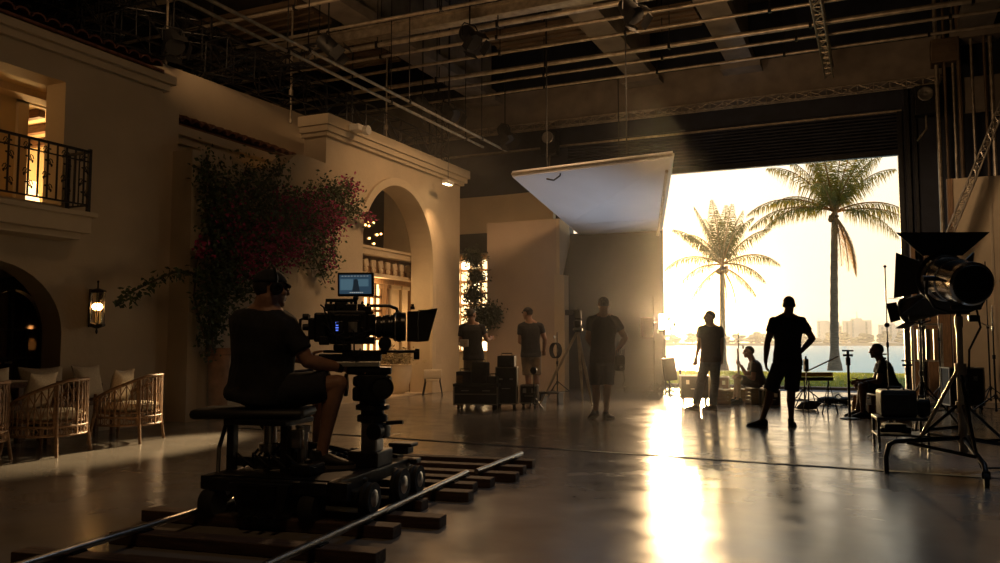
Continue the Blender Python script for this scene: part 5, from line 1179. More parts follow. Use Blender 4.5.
# ---------------------------------------------------------------- big fresnel on rolling stand at right
LBX, LBY = .64, 8.50
st = thing('rolling_stand', 'heavy rolling light stand with braces carrying the big studio lamp', 'stand', (LBX, LBY, 0))
MB().cyl((0, 0, .17), (0, 0, .95), .036).cyl((0, 0, .9), (0, 0, 1.36), .026).cyl((0, 0, .86), (0, 0, .96), .048).cyl((0, 0, .52), (0, 0, .62), .052).cyl((0, 0, .26), (0, 0, .33), .05).cyl((0, 0, 1.28), (0, 0, 1.38), .034).box((.06, 0, .92), (.08, .02, .02)).build('column', M_['galv'], st, 40)
feet = [Vector((.01-LBX, 8.20-LBY, 0)), Vector((.73-LBX, 7.71-LBY, 0)), Vector((.62, .62, 0))]
for k, f in enumerate(feet):
    u = f.normalized()
    m = MB()
    if k == 0:
        m.tube([(0, 0, .30), u*(f.length-.09)+Vector((0, 0, .27)), u*(f.length-.03)+Vector((0, 0, .24)), f+Vector((0, 0, .14)), f+Vector((0, 0, .0))], .021, 10)
    else:
        m.tube([(0, 0, .30), f*.92+Vector((0, 0, .17)), f+Vector((0, 0, .10))], .021, 10)
    m.tube([(0, 0, .62), f*.62+Vector((0, 0, .27 if k == 0 else .22))], .014, 8).tube([(0, 0, .88), u*.10+Vector((0, 0, .80))], .012, 8)
    m.build('leg', M_['black_metal'], st, 40)
    if k:
        MB().cyl(f+Vector((-.018, 0, .055)), f+Vector((.018, 0, .055)), .055, seg=20).box(f+Vector((0, 0, .09)), (.06, .03, .06)).build('caster', M_['rubber'], st, 40)
MB().tube([feet[0]*.72+Vector((0, 0, .26)), feet[1]*.72+Vector((0, 0, .20))], .016, 8).build('cross_brace', M_['black_metal'], st, 40)
MB().tube([feet[0]*.55+Vector((0, 0, .30)), Vector((0, 0, .95))], .016, 8).build('cross_brace', M_['galv'], st, 40)
MB().tube([feet[1]*.55+Vector((0, 0, .25)), Vector((0, 0, .85))], .016, 8).build('cross_brace', M_['black_metal'], st, 40)
# lamp: axis points away and to the left
lp = thing('studio_lamp', 'big chrome and black studio lamp with open barn doors at right', 'lamp', (LBX, LBY, 1.38))
AX = Vector((-0.372, 0.909, 0.186)).normalized(); RM = AX.to_track_quat('Z', 'Y').to_matrix().to_4x4(); LM = Matrix.Translation((-0.006, -0.001, 0.323)) @ RM
MB().lathe([(.02, -.285), (.175, -.285), (.192, -.27), (.195, -.22), (.19, -.215), (.19, .0), (.20, .005), (.20, .16), (.215, .17), (.215, .26), (.20, .27), (.19, .20), (.02, .19)], seg=44).xf(LM).build('housing', M_['chrome'], lp, 35)
g = MB().lathe([(.02, -.292), (.165, -.292), (.17, -.286), (.165, -.28), (.02, -.28)], seg=40)
for k in range(15):
    y = -.15+.0215*k; w = sqrt(max(.0001, .162**2-y*y)); g.box((0, y, -.297), (2*w, .008, .014), Matrix.Rotation(.4, 4, 'X'))
g.xf(LM).build('rear_vent', M_['black'], lp)
MB().lathe([(.19, .21), (.13, .225), (.02, .235), (.02, .22)], seg=32).xf(LM).build('fresnel_lens', M_['warm_glass'], lp, 40)
bd = MB().lathe([(.205, .26), (.235, .262), (.235, .285), (.205, .288)], seg=36).xf(LM).build('door_frame', M_['black_metal'], lp, 40)
# world-up inside the lamp frame
upL = (RM.inverted() @ Vector((0, 0, 1))); upL.z = 0; upL.normalize(); rtL = Vector((upL.y, -upL.x, 0))
def door(dir_, wi, wo, ln, tilt):
    s = Vector((-dir_.y, dir_.x, 0)); a = Vector((0, 0, .28)); d3 = dir_*cos(tilt)+Vector((0, 0, 1))*sin(tilt); n = d3.cross(s)*.005
    q = [a+dir_*.20-s*wi, a+dir_*.20+s*wi, a+dir_*.20+d3*ln+s*wo, a+dir_*.20+d3*ln-s*wo]
    m = MB(); A = [m.bm.verts.new(p+n) for p in q]; B = [m.bm.verts.new(p-n) for p in q]
    m.bm.faces.new(A); m.bm.faces.new(B[::-1])
    for k in range(4): m.bm.faces.new((A[k], B[k], B[(k+1) % 4], A[(k+1) % 4]))
    m.xf(LM).build('barn_door', M_['black'], bd)
door(upL, .18, .43, .22, .08); door(-upL, .16, .32, .17, .35); door(rtL, .15, .22, .22, .75); door(-rtL, .15, .22, .22, .75)
yk = MB(); sideW = AX.cross(Vector((0, 0, 1))).normalized(); ctr = Vector((-0.006, -0.001, 0.323))
pts = [ctr+sideW*.26+Vector((0, 0, .02)), ctr+sideW*.27+Vector((0, 0, -.12)), ctr+sideW*.20+Vector((0, 0, -.24)), ctr+sideW*.08+Vector((0, 0, -.285)), ctr-sideW*.08+Vector((0, 0, -.285)), ctr-sideW*.20+Vector((0, 0, -.24)), ctr-sideW*.27+Vector((0, 0, -.12)), ctr-sideW*.26+Vector((0, 0, .02))]
yk.tube(pts, .014, 10)
for q in (-1, 1): yk.cyl(ctr+sideW*q*.19+Vector((0, 0, .02)), ctr+sideW*q*.30+Vector((0, 0, .02)), .025)
yk.cyl((0, 0, -.02), ctr+Vector((0, 0, -.28))-Vector((.0, 0, 0)), .022)
yk.build('yoke', M_['black_metal'], lp, 40)
MB().box((.06, -.02, .08), (.24, .1, .05), None, .012).box((.12, -.03, -.02), (.09, .05, .06), None, .01).build('switch_box', M_['black'], lp)
MB().tube([(.14, -.05, .06), (.16, -.09, -.1), (.07, -.05, -.3), (.05, -.03, -.7), (.06, -.02, -1.1), (.14, .1, -1.35), (.4, .35, -1.37)], .009, 6).build('power_cable', M_['rubber'], lp, 40)
# second lamp behind
s2 = thing('light_stand', 'black light stand behind the big lamp, holding the smaller lamp', 'stand', (.46, 12.0, 0)); stand_parts(s2, 1.38, .5, .62, .018, .3)
l2 = thing('studio_lamp', 'smaller black studio lamp with barn doors facing the doorway', 'lamp', (.46, 12.0, 1.38))
A2 = Vector((-.80, .55, -.22)).normalized(); R2 = Matrix.Translation((.02, 0, .22)) @ A2.to_track_quat('Z', 'Y').to_matrix().to_4x4()
MB().lathe([(.02, -.24), (.13, -.23), (.16, -.15), (.16, .16), (.175, .17), (.175, .21), (.15, .21), (.14, .17), (.02, .16)], seg=28).xf(R2).build('housing', M_['black'], l2, 35)
for k in range(4):
    a = k*pi/2; dv = Vector((cos(a), sin(a), 0)); sv = Vector((-sin(a), cos(a), 0)); m = MB(); p = [dv*.16-sv*.12+Vector((0, 0, .21)), dv*.16+sv*.12+Vector((0, 0, .21)), dv*.20+sv*.13+Vector((0, 0, .33)), dv*.20-sv*.13+Vector((0, 0, .33))]
    A = [m.bm.verts.new(q) for q in p]; B = [m.bm.verts.new(q+dv*.006) for q in p]
    m.bm.faces.new(A); m.bm.faces.new(B[::-1])
    for i in range(4): m.bm.faces.new((A[i], B[i], B[(i+1) % 4], A[(i+1) % 4]))
    m.xf(R2).build('barn_door', M_['black_metal'], l2)
MB().tube([(-.12, -.15, .22), (-.12, -.15, .05), (0, 0, .0), (.13, .16, .05), (.13, .16, .22)], .012, 8).build('yoke', M_['black_metal'], l2, 40)
# thin upright stand, black cart with bag, lights and boxes on the right
t = thing('microphone_stand', 'very thin upright black pole stand beside the seated dark figure', 'stand', (.07, 10.9, 0)); stand_parts(t, 2.05, .26, .22, .010, .8, 3, .08)
MB().ball((0, 0, 1.35), .03).ball((0, 0, 2.05), .018).build('joint', M_['black_metal'], t, 40)
t = thing('equipment_cart', 'low black cart on casters carrying a box, right of the seated figure', 'cart', (.16, 10.15, 0), radians(8))
MB().bx(-.26, .26, -.22, .22, .31, .34, .006).bx(-.26, .26, -.22, .22, .14, .16, .004).build('shelf', M_['black_metal'], t)
for x in (-.24, .24):
    for y in (-.2, .2): MB().box((x, y, .20), (.028, .028, .27), None, .004).cyl((x-.012, y, .035), (x+.012, y, .035), .035).build('leg', M_['black_metal'], t, 40)
tag(MB().box((.13, 10.15, .485), (.36, .34, .29), radians(10), .03).box((.13, 9.975, .50), (.26, .02, .18), radians(10), .008).tube([(.05, 10.1, .62), (.06, 10.1, .66), (.2, 10.12, .66), (.21, 10.13, .62)], .012, 8).build('equipment_box', M_['case']), 'black box standing on the low cart', 'box')
tag(MB().box((.385, 10.25, .435), (.13, .22, .19), radians(14), .03).box((.385, 10.135, .45), (.09, .012, .11), radians(14), .005).tube([(.35, 10.22, .52), (.355, 10.22, .56), (.42, 10.25, .56), (.425, 10.25, .52)], .01, 8).build('equipment_bag', M_['black']), 'small black bag beside the box on the low cart', 'bag')
tag(MB().box((.10, 10.15, .215), (.22, .2, .09), .2, .02).cyl((.22, 10.1, .165), (.22, 10.1, .23), .05).box((.0, 10.12, .19), (.08, .1, .05), .1, .01).build('battery_pack', M_['case']), 'batteries on the bottom shelf of the low cart', 'battery')
# posts near the seated figure
for x, y, h, lab in ((-.46, 13.6, 1.02, 'upright black post with crossbar head left of the seated dark figure'), (.0, 15.1, .95, 'short black post standing behind the seated dark figure'), (.36, 14.4, .86, 'short black post right behind the back of the seated dark figure')):
    t = thing('baby_stand', lab, 'stand', (x, y, 0))
    MB().lathe([(.14, 0), (.14, .015), (.03, .03)], seg=20).cyl((0, 0, .02), (0, 0, h), .02).cyl((0, 0, h-.22), (0, 0, h-.1), .034).build('post', M_['black_metal'], t, 40)
    MB().box((0, 0, h), (.16, .05, .025), None, .004).cyl((-.07, 0, h-.07), (.07, 0, h-.07), .018).build('head', M_['black_metal'], t)
def apple_box(label, loc, rz, s=(.5, .3, .2), group='apple boxes'):
    m = MB().box((0, 0, s[2]/2), s, None, .006)
    o = m.build('apple_box', M_['applebox']); tag(o, label, 'box', group); o.location = loc; o.rotation_euler = (0, 0, rz)
    for k in (-1, 1): MB().tube([(k*(s[0]/2+.001), -.05+.1*q/8, s[2]*.6+.012*sin(pi*q/8)) for q in range(9)], .012, 6).build('hand_hole', M_['black'], o)
    return o
apple_box('lowest wooden box under the seated dark figure', (.05, 14.1, 0), .2, (.6, .4, .2), 'boxes under the seated dark figure')
apple_box('upper wooden box the dark figure sits on', (.06, 14.12, .201), .25, (.55, .38, .145), 'boxes under the seated dark figure')
apple_box('bottom wooden box of the stack by the post, before the dark figure', (-.22, 14.75, 0), .1, (.5, .3, .2), 'boxes by the black post')
apple_box('thin wooden box on top of the stack by the post', (-.22, 14.75, .201), .25, (.5, .3, .1), 'boxes by the black post')
# sandbag and cable on the floor
def sandbag(label, loc, rz, s=1.0):
    b = MB()
    for k in (-1, 1): b.ball((k*.15*s, 0, .06*s), (.17*s, .13*s, .06*s), 16)
    b.tube([(-.06*s, 0, .10*s), (0, 0, .16*s), (.06*s, 0, .10*s)], .012*s, 6)
    o = b.build('sandbag', M_['black'], None, 60); o.location = loc; o.rotation_euler = (0, 0, rz); return tag(o, label, 'sandbag')
sandbag('dark sandbag lying alone on the floor near the door sill', (-.75, 16.7, 0), .2, 1.2)
cb = MB().tube([(-1.6, 17.5, .012), (-.9, 16.9, .012), (-.2, 16.75, .012), (.3, 17.0, .012), (1.2, 16.8, .012)], .012, 6); tag(cb.build('floor_cable', M_['rubber']), 'thin cable running across the floor before the right door jamb', 'cable')
tag(MB().tube([(1.0, 13.0, .012), (.3, 12.0, .012), (.9, 11.2, .012), (1.9, 11.5, .012), (2.4, 12.3, .012)], .014, 6).build('floor_cable', M_['rubber']), 'dark cable coiling on the floor behind the rolling stand', 'cable')
# right side clutter
road_case('road_case', 'black wheeled case behind the column of the rolling stand', (1.24, 16.2, 0), .3, (.54, .36, .62), casters=True)
road_case('road_case', 'black case cut off by the right edge of the picture', (2.05, 15.2, 0), .3, (.5, .4, .55), casters=True)
t = thing('set_flat', 'pale set wall standing at the far right edge', 'panel', (2.35, 18.4, 0))
MB().bx(-1.05, 1.4, -.04, .04, 0, 4.35).build('panel', M_['cream'], t)
MB().bx(-1.08, -.98, -.07, .12, 0, 4.35).bx(-1.0, 1.4, .04, .1, 4.25, 4.35).build('frame', M_['shop_wood'], t)
for x in (-.35, .35, 1.0): MB().bx(x-.02, x+.02, -.06, -.04, 0, 4.35).build('batten', M_['stucco_trim'], t)
struct('trim_12', MB().bx(.86, 1.28, 18.9, 19.7, 0, 3.1).bx(.62, .70, 19.2, 19.9, 0, 3.4), M_['shop_wood'], 'brown pillar right of the doorway')
t = thing('metal_rack', 'open metal rack in front of the right door jamb', 'rack', (.78, 17.6, 0), 0)
for x in (-.25, .25):
    for y in (-.15, .15): MB().box((x, y, .75), (.03, .03, 1.5)).build('post', M_['steel'], t)
for z in (.1, .8, 1.48): MB().box((0, 0, z), (.54, .34, .03)).build('shelf', M_['steel'], t)
for i, (x, c) in enumerate(((.66, 'wood_dark'), (.80, 'case'), (.93, 'shop_wood'))): tag(MB().box((x, 17.6, .815+.29), (.07, .28, .58), None, .01).box((x, 17.455, 1.1), (.05, .01, .45), None, .004).build('storage_tin', M_[c]), ('reddish upright box in the metal rack, the leftmost', 'black upright box in the middle of the metal rack', 'brown upright box in the metal rack, the rightmost')[i], 'box', 'boxes in the metal rack')
for i, (x, y, h, rot) in enumerate(((.62, 15.2, 2.5, .5), (.95, 16.9, 2.2, .2), (1.55, 14.6, 1.7, .9), (1.75, 17.2, 2.6, .1))):
    c_stand('light_stand', ('tall black stand between the smaller lamp and the metal rack', 'black stand just left of the pale set wall', 'short black stand right of the black wheeled case', 'tallest black stand in front of the pale set wall')[i], x, y, h, rot, arm=((0, 0, h*.8), (.35 if i % 2 else -.3, .1, h*.9)), group='stands at the right side')
# ---------------------------------------------------------------- equipment cart of the man by the glass blocks
t = thing('equipment_cart', 'wide black equipment cart heaped with gear before the glass blocks', 'cart', (-6.33, 12.9, 0), radians(18))
MB().box((0, 0, .24), (.74, .46, .30), None, .012).box((0, 0, .42), (.78, .5, .05), None, .01).build('body', M_['case'], t)
e = MB()
for x in (-.37, .37):
    for y in (-.23, .23): e.box((x, y, .25), (.025, .025, .34))
for z in (.10, .27): MB().box((0, -.235, z), (.7, .012, .018)).build('trim_strip', M_['case_edge'], t)
e.build('edging', M_['case_edge'], t)
for k in (-1, 1): MB().tube([(k*.18-.06, -.235, .33), (k*.18-.06, -.27, .33), (k*.18+.06, -.27, .33), (k*.18+.06, -.235, .33)], .008, 6).build('handle', M_['steel'], t)
for x in (-.3, .3):
    for y in (-.17, .17): MB().cyl((x-.02, y, .045), (x+.02, y, .045), .045).box((x, y, .085), (.05, .06, .02)).build('caster', M_['rubber'], t, 40)
def gear(label, c, s, rz, extra=True, m='case', cat='box', nm='equipment_box'):
    b = MB().box((0, 0, s[2]/2), s, None, min(s)*.08)
    b.box((0, -s[1]/2, s[2]*.55), (s[0]*.7, .012, s[2]*.5), None, .003)
    if extra:
        b.cyl((s[0]*.25, -s[1]/2, s[2]*.3), (s[0]*.25, -s[1]/2-.025, s[2]*.3), min(s)*.12).tube([(-s[0]*.3, 0, s[2]), (-s[0]*.3, 0, s[2]+.04), (s[0]*.3, 0, s[2]+.04), (s[0]*.3, 0, s[2])], .009, 6)
    o = b.build(nm, M_[m]); o.location = c; o.rotation_euler = (0, 0, rz); return tag(o, label, cat, 'gear heaped on the carts')
gear('black recorder box on the left of the wide equipment cart', (-6.55, 12.85, .447), (.26, .3, .20), .3)
gear('taller black box in the middle of the wide equipment cart', (-6.28, 12.92, .447), (.26, .26, .36), .2)
gear('small wooden box at the front corner of the wide equipment cart', (-6.58, 12.70, .447), (.10, .09, .13), .6, False, 'applebox')
gear('flat black mixer at the right end of the wide equipment cart', (-6.06, 12.95, .447), (.16, .3, .12), .3)
t = road_case('road_case', 'second black equipment tower on casters, right of the wide cart', (-5.98, 13.35, 0), radians(20), (.36, .4, .62), 'case', casters=True, drawers=3)
gear('black box with handle on top of the equipment tower', (-5.98, 13.35, .712), (.3, .32, .2), .3)
t = road_case('road_case', 'low black case on casters right of the equipment tower', (-5.66, 13.6, 0), radians(20), (.3, .36, .3), 'case', casters=True)
t = thing('joystick_stand', 'short stand with round black head beside the equipment tower', 'stand', (-5.45, 13.3, 0)); stand_parts(t, .62, .16, .2, .010, .4, 3, .1)
MB().lathe([(.02, -.03), (.06, -.02), (.06, .02), (.02, .03)], (0, 0, .66), 18, Matrix.Rotation(pi/2, 4, 'X')).build('head', M_['black'], t, 40)
tag(MB().box((0, 0, .22), (.4, .3, .03), None, .006).box((-.17, 0, .105), (.03, .26, .21)).box((.17, 0, .105), (.03, .26, .21)).build('step_stool', M_['case']), 'small dark step beside the carts', 'step').location = (-5.55, 14.4, 0)
tag(MB().box((0, 0, 0), (.17, .02, .13), None, .006).box((0, -.011, 0), (.15, .004, .11), None, .002).cyl((-.03, 0, -.065), (.03, 0, -.065), .008).build('clipboard', M_['white_paint']), 'small pale board held by the person behind the equipment cart', 'board').location = (-6.74, 13.19, 1.13)
# C-stand and coil right of the cap man
t = c_stand('light_stand', 'thin stand with coiled cable right of the person in cap', -6.0, 15.9, 1.35, .3, arm=((0, 0, 1.1), (-.1, .1, 1.25)))
o = MB()
for k in range(4): o.tube([(.03*k-.05+.0, .12*cos(2*pi*q/20), .98+.15*sin(2*pi*q/20)) for q in range(20)], .012, 6, closed=True)
o = o.build('cable_coil', M_['rubber']); o.location = (-6.0, 15.82, .0); o.rotation_euler = (0, 0, 1.2); tag(o, 'coil of cable hung on the thin stand beside the person in cap', 'cable')
# tripod and camera by the pouch man
t = thing('tripod', 'tall tripod with splayed pale legs left of the person with pouch', 'tripod', (-5.10, 14.6, 0))
for k, (x, y) in enumerate(((-.62, -.35), (.30, -.10), (-.1, .55))):
    u = Vector((x, y, -1.35)).normalized()
    MB().tube([(0, 0, 1.36), (x*.55, y*.55, .62)], .026, 8).tube([(x*.5-.02, y*.5, .70), (x, y, .01)], .015, 8).tube([(x*.5+.02, y*.5, .70), (x, y, .01)], .015, 8).ball((x, y, .02), .022).build('leg', M_['galv'], t, 40)
MB().lathe([(.05, 1.33), (.09, 1.36), (.09, 1.40), (.05, 1.42), (.07, 1.46), (.07, 1.54), (.03, 1.56)]).tube([(0, 0, 1.5), (.35, -.25, 1.30)], .010, 6).build('head', M_['black_metal'], t, 40)
c2 = thing('video_camera', 'small camera on the tall tripod beside the person with pouch', 'camera', (-5.10, 14.6, 1.565), radians(20))
MB().box((0, 0, .09), (.13, .26, .16), None, .015).box((-.05, -.12, .17), (.1, .1, .04), None, .01).build('body', M_['case'], c2)
MB().lathe([(.045, 0), (.045, .13), (.055, .135), (.055, .17), (.03, .17)], (0, .12, .09), 20, Matrix.Rotation(-pi/2, 4, 'X')).build('lens', M_['black_gloss'], c2, 40)
MB().tube([(0, -.1, .17), (0, -.1, .22), (0, .1, .22), (0, .1, .17)], .010, 8).build('top_handle', M_['black_metal'], c2, 40)
MB().box((-.16, -.02, .13), (.15, .02, .1), None, .006).cyl((-.09, 0, .12), (-.05, 0, .12), .008).build('monitor', M_['black'], c2)
# tool pouch of the pouch man
o = MB().box((0, 0, -.09), (.15, .09, .24), None, .03).box((.01, -.05, -.05), (.11, .03, .12), None, .012)
for k in range(5): o.cyl((-.05+.026*k, -.02+.01*(k % 2), .0), (-.052+.03*k, -.02, .10+.02*(k % 3)), .009, seg=8)
o.tube([(.05, -.02, -.2), (.06, -.04, -.34), (.03, -.03, -.42)], .010, 6).ball((.02, -.05, -.15), .035).build('tool_pouch', M_['black'])
o = bpy.data.objects['tool_pouch']; o.location = (-3.50, 11.86, .93); o.rotation_euler = (0, 0, .6); tag(o, 'bulging tool pouch hanging at the hip of the person before the flag', 'pouch')
# pouch and strap of the hips man
o = MB().box((0, 0, 0), (.05, .10, .17), None, .015).box((0, 0, -.16), (.012, .03, .22)).cyl((0, 0, .07), (0, 0, .12), .012)
o = o.build('belt_pouch', M_['black']); o.location = (-.93, 11.95, .84); o.rotation_euler = (0, 0, .4); tag(o, 'belt pouch with hanging strap on the person with hand on hip', 'pouch')
# ---------------------------------------------------------------- cluster at the left edge of the doorway view
bright = mat('diffusion', (.75, .70, .60), .9)
c_stand('light_stand', 'stand at the flag edge holding a small white diffusion square', -4.28, 17.0, 2.1, .4, arm=((0, 0, 1.55), (.30, .05, 1.62)), flag=((-.12, -.03, 1.45), (.26, .012, .40), bright, .4))
t = thing('flare_panel', 'glowing warm panel light added around the flare spot, on a stand at the right edge of the black flag', 'lamp', (-4.40, 18.45, 0)); stand_parts(t, 1.42, .34, .34, .014, .3, 3, .12)  # fixture added to house the flare spot
MB().box((0, .02, 1.60), (.26, .07, .38), None, .01).cyl((0, .02, 1.40), (0, .02, 1.44), .02).build('housing', M_['case'], t)
MB().box((0, -.018, 1.60), (.235, .01, .355)).build('lit_panel', mat('panel_glow', (1, .8, .5), .5, emit=(1, .70, .38), estr=9), t)
c_stand('light_stand', 'stand with tilted arm next to the diffusion square', -3.95, 16.6, 1.55, 1.1, arm=((0, 0, 1.25), (.22, -.1, 1.5)))
c_stand('light_stand', 'short stand with drooping arm beside the black monitor', -3.72, 16.9, 1.05, .2, arm=((0, 0, .95), (.26, .0, .72)))
c_stand('light_stand', 'stand with round grip head seen right behind the person in jeans', -2.62, 17.3, 1.35, .7, arm=((0, 0, 1.18), (.10, -.05, 1.05)))
t = thing('floor_monitor', 'black tilted monitor on a stand between the flag and the black wheeled case', 'monitor', (-3.78, 16.2, 0), radians(20)); stand_parts(t, .4, .28, .22, .014, .2, 3, .1)
MB().box((0, 0, .62), (.26, .16, .44), Matrix.Rotation(-.12, 4, 'Y'), .02).build('housing', M_['black'], t); MB().box((0, -.085, .63), (.21, .012, .34), Matrix.Rotation(-.12, 4, 'Y')).build('screen', M_['black_gloss'], t)
road_case('road_case', 'black wheeled case left of the person in jeans', (-3.28, 16.1, 0), radians(15), (.52, .4, .42), casters=True)
road_case('road_case', 'brown cable trunk behind the person in jeans', (-2.98, 17.0, 0), radians(10), (.4, .4, .36), mt='wood_dark', casters=True)
# crates around the seated man
def crate(label, loc, rz, s=(.42, .36, .29)):
    t = thing('crate', label, 'crate', loc, rz, 'crates by the sitting person')
    w, d, h = s[0]/2, s[1]/2, s[2]; b = MB()
    n = 4
    for k in range(n):
        z = h*(k+.5)/n
        for y in (-d, d): b.box((0, y, z), (s[0], .015, h/n*.72))
        for x in (-w, w): b.box((x, 0, z), (.015, s[1], h/n*.72))
    b.build('slats', M_['applebox'], t)
    MB().box((0, 0, .012), (s[0]-.02, s[1]-.02, .02)).box((0, 0, h-.01), (s[0], s[1], .018)).build('lid', M_['wood_dark'], t)
    for x in (-w+.02, w-.02):
        for y in (-d+.02, d-.02): MB().box((x, y, h/2), (.03, .03, h)).build('corner_post', M_['applebox'], t)
    return t
crate('slatted crate under the sitting person in grey tee', (-2.10, 16.28, 0), radians(25))
crate('slatted crate in front of the sitting person, near the jeans', (-2.78, 15.95, 0), radians(20), (.34, .34, .27))
crate('low slatted crate behind the feet of the sitting person', (-2.62, 16.75, 0), radians(15), (.4, .3, .24))
road_case('road_case', 'small dark case beside the slatted crate of the sitting person', (-1.87, 15.85, 0), radians(20), (.30, .28, .28))
t = c_stand('light_stand', 'low stand base with bundled cables behind the person with hand on hip', -1.25, 15.6, .55, .2); 
o = MB()
for k in range(5): o.tube([(.16*cos(2*pi*q/18)+.02*k, .13*sin(2*pi*q/18)+.01*k, .02+.022*k) for q in range(18)], .012, 6, closed=True)
o = o.build('cable_coil', M_['rubber']); o.location = (-1.2, 15.2, 0); tag(o, 'coil of cable on the floor behind the person with hand on hip', 'cable')
t = thing('boom_pole', 'yellow and black pole tubes on trestles, right of the person with hand on hip', 'pole', (-.85, 14.6, 0), radians(12))
for x in (-.25, .05):
    MB().tube([(x-.12, -.1, 0), (x, 0, .52), (x+.12, -.1, 0)], .012, 6).tube([(x, 0, .52), (x, .14, 0)], .012, 6).build('trestle', M_['black_metal'], t)
MB().cyl((-.4, 0, .545), (.12, 0, .55), .03).build('black_tube', M_['black'], t, 40); MB().cyl((-.4, .01, .615), (.12, .01, .622), .035).build('yellow_tube', mat('yellow', (.55, .38, .04), .5), t, 40)
MB().cyl((-.3, 0, .66), (.22, .0, .92), .012).build('pole', M_['steel'], t, 40)
p = tag(MB().cyl((-2.47, 16.25, .28), (-2.47, 16.22, 1.03), .020).cyl((-2.47, 16.25, .0), (-2.47, 16.25, .3), .026).build('upright_pole', M_['steel'], smooth=40), 'short upright pole held by the sitting person in grey tee', 'pole')
# ================================================================ palms, far trees and towers across the bay
M_['palm_bark'] = mat('palm_bark', (.26, .19, .13), .9, nscale=6, namt=.25, bump=.6, bscale=10, stretch=(1, 1, 5))
M_['frond'] = frond_mat('frond', (.13, .125, .03), (.06, .068, .02)); M_['frond_dry'] = frond_mat('frond_dry', (.28, .19, .07), (.2, .12, .05))
def frond(origin, az, el, L, droop, leaf, mesh, stem, n=46, dens=1.0):
    d = Vector((cos(az)*cos(el), sin(az)*cos(el), sin(el))); p = origin.copy(); pts = [p.copy()]; seg = 14
    for k in range(seg):
        d = (d+Vector((0, 0, -droop*(.35+1.3*k/seg)/seg))).normalized(); p = p+d*L/seg; pts.append(p.copy())
    stem.tube(pts, [.035*(1-k/(seg+1))+.006 for k in range(seg+1)], 5)
    for k in range(n):
        u = .12+.88*k/n; f = u*seg; i = min(int(f), seg-1); q = pts[i]+(pts[i+1]-pts[i])*(f-i); t_ = (pts[i+1]-pts[i]).normalized()
        side = t_.cross(Vector((0, 0, 1)))
        if side.length < .05: side = Vector((sin(az), -cos(az), 0))
        side.normalize(); up = side.cross(t_)
        ll = leaf*(sin(pi*min(.97, u*.86+.14))**.6)*random.uniform(.85, 1.1)
        for s in (-1, 1):
            dd = (side*s*.75+t_*.62+up*.10+Vector((0, 0, -.30-.25*u))+Vector((random.uniform(-.12, .12), random.uniform(-.12, .12), random.uniform(-.2, .05)))).normalized()
            w = t_*.013*L/2.4
            a = q; m1 = q+dd*ll*.5; e1 = q+(dd+Vector((0, 0, -.8))).normalized()*ll
            v = [mesh.bm.verts.new(x) for x in (a-w*.6, a+w*.6, m1+w, m1-w, e1)]
            mesh.bm.faces.new((v[0], v[1], v[2], v[3])); mesh.bm.faces.new((v[3], v[2], v[4]))
def palm(label, base, crown, r, L, fronds, seed, dead=0):
    random.seed(seed); base = Vector(base); c = Vector(crown)-base
    t = thing('palm_tree', label, 'palm', base, 0)
    tr = MB(); n = 26; pts = [Vector((c.x*(k/n)**1.6, c.y*(k/n)**1.6, c.z*k/n)) for k in range(n+1)]
    rs = [r*(1.75 if k == 0 else (1.45 if k == 1 else (1.2 if k == 2 else 1.0-.32*k/n)))*(1.05 if k % 2 else .97) for k in range(n+1)]
    tr.tube(pts, rs, 14); tr.build('trunk', M_['palm_bark'], t, 60)
    a = MB(); s = MB()
    for (az, el, ln, dr) in fronds: frond(c+Vector((0, 0, random.uniform(-.05, .1))), az, el, L*ln, dr, L*.25, a, s, 54)
    a.build('fronds', M_['frond'], t, recalc=False); s.build('frond_stems', M_['frond_dry'], t, 60)
    b = MB()
    for k in range(14):
        q = random.uniform(0, 6.28); b.ball(c+Vector((cos(q)*.16, sin(q)*.16, random.uniform(-.3, -.02))), random.uniform(.05, .1), 8)
    b.build('coconuts', M_['frond_dry'], t, 60)
    if dead:
        a = MB(); s = MB()
        for k in range(dead):
            q = random.uniform(-1.3, .5); frond(c+Vector((0, 0, -.12)), q, -.9, L*random.uniform(.6, .85), 2.6, L*.2, a, s, 30)
        a.build('dead_fronds', M_['frond_dry'], t, recalc=False); s.build('dead_stems', M_['frond_dry'], t, 60)
R0, FD = 0.43, 2.0                                        # picture-right and away as compass angles around the palm
def ring(seed, n, e0, e1, extra):
    random.seed(seed); out_ = []
    for k in range(n):
        a = 2*pi*k/n+random.uniform(-.25, .25); out_.append((a, random.uniform(e0, e1), random.uniform(.8, 1.0), random.uniform(.8, 1.3)))
    return out_+extra
palm('tall palm tree on the lawn at the right of the doorway', (-1.66, 34.9, .04), (-1.50, 34.8, 6.2), .17, 3.2,
     ring(3, 7, .9, 1.35, [(R0, .42, 1.05, 1.3), (R0+.25, .12, 1.0, 1.2), (R0-.1, .25, 1.05, 1.2), (R0+pi, .45, 1.15, 1.3), (R0+pi-.2, .30, 1.1, 1.3), (R0+pi+.2, .2, 1.05, 1.25), (R0+.05, .95, 1.0, 1.1), (R0+.2, 1.2, 1.05, .7), (R0+pi, 1.0, 1.05, 1.35), (R0+pi-.3, 1.25, 1.05, .7), (R0+1.5, 1.2, 1.05, .8), (R0-1.5, 1.1, 1.05, .9), (R0+.7, 1.35, 1.1, .5), (R0+pi+.7, 1.3, 1.1, .6), (R0+2.2, .7, 1.0, 1.3), (R0-2.2, .7, 1.0, 1.3)]), 21, 10)
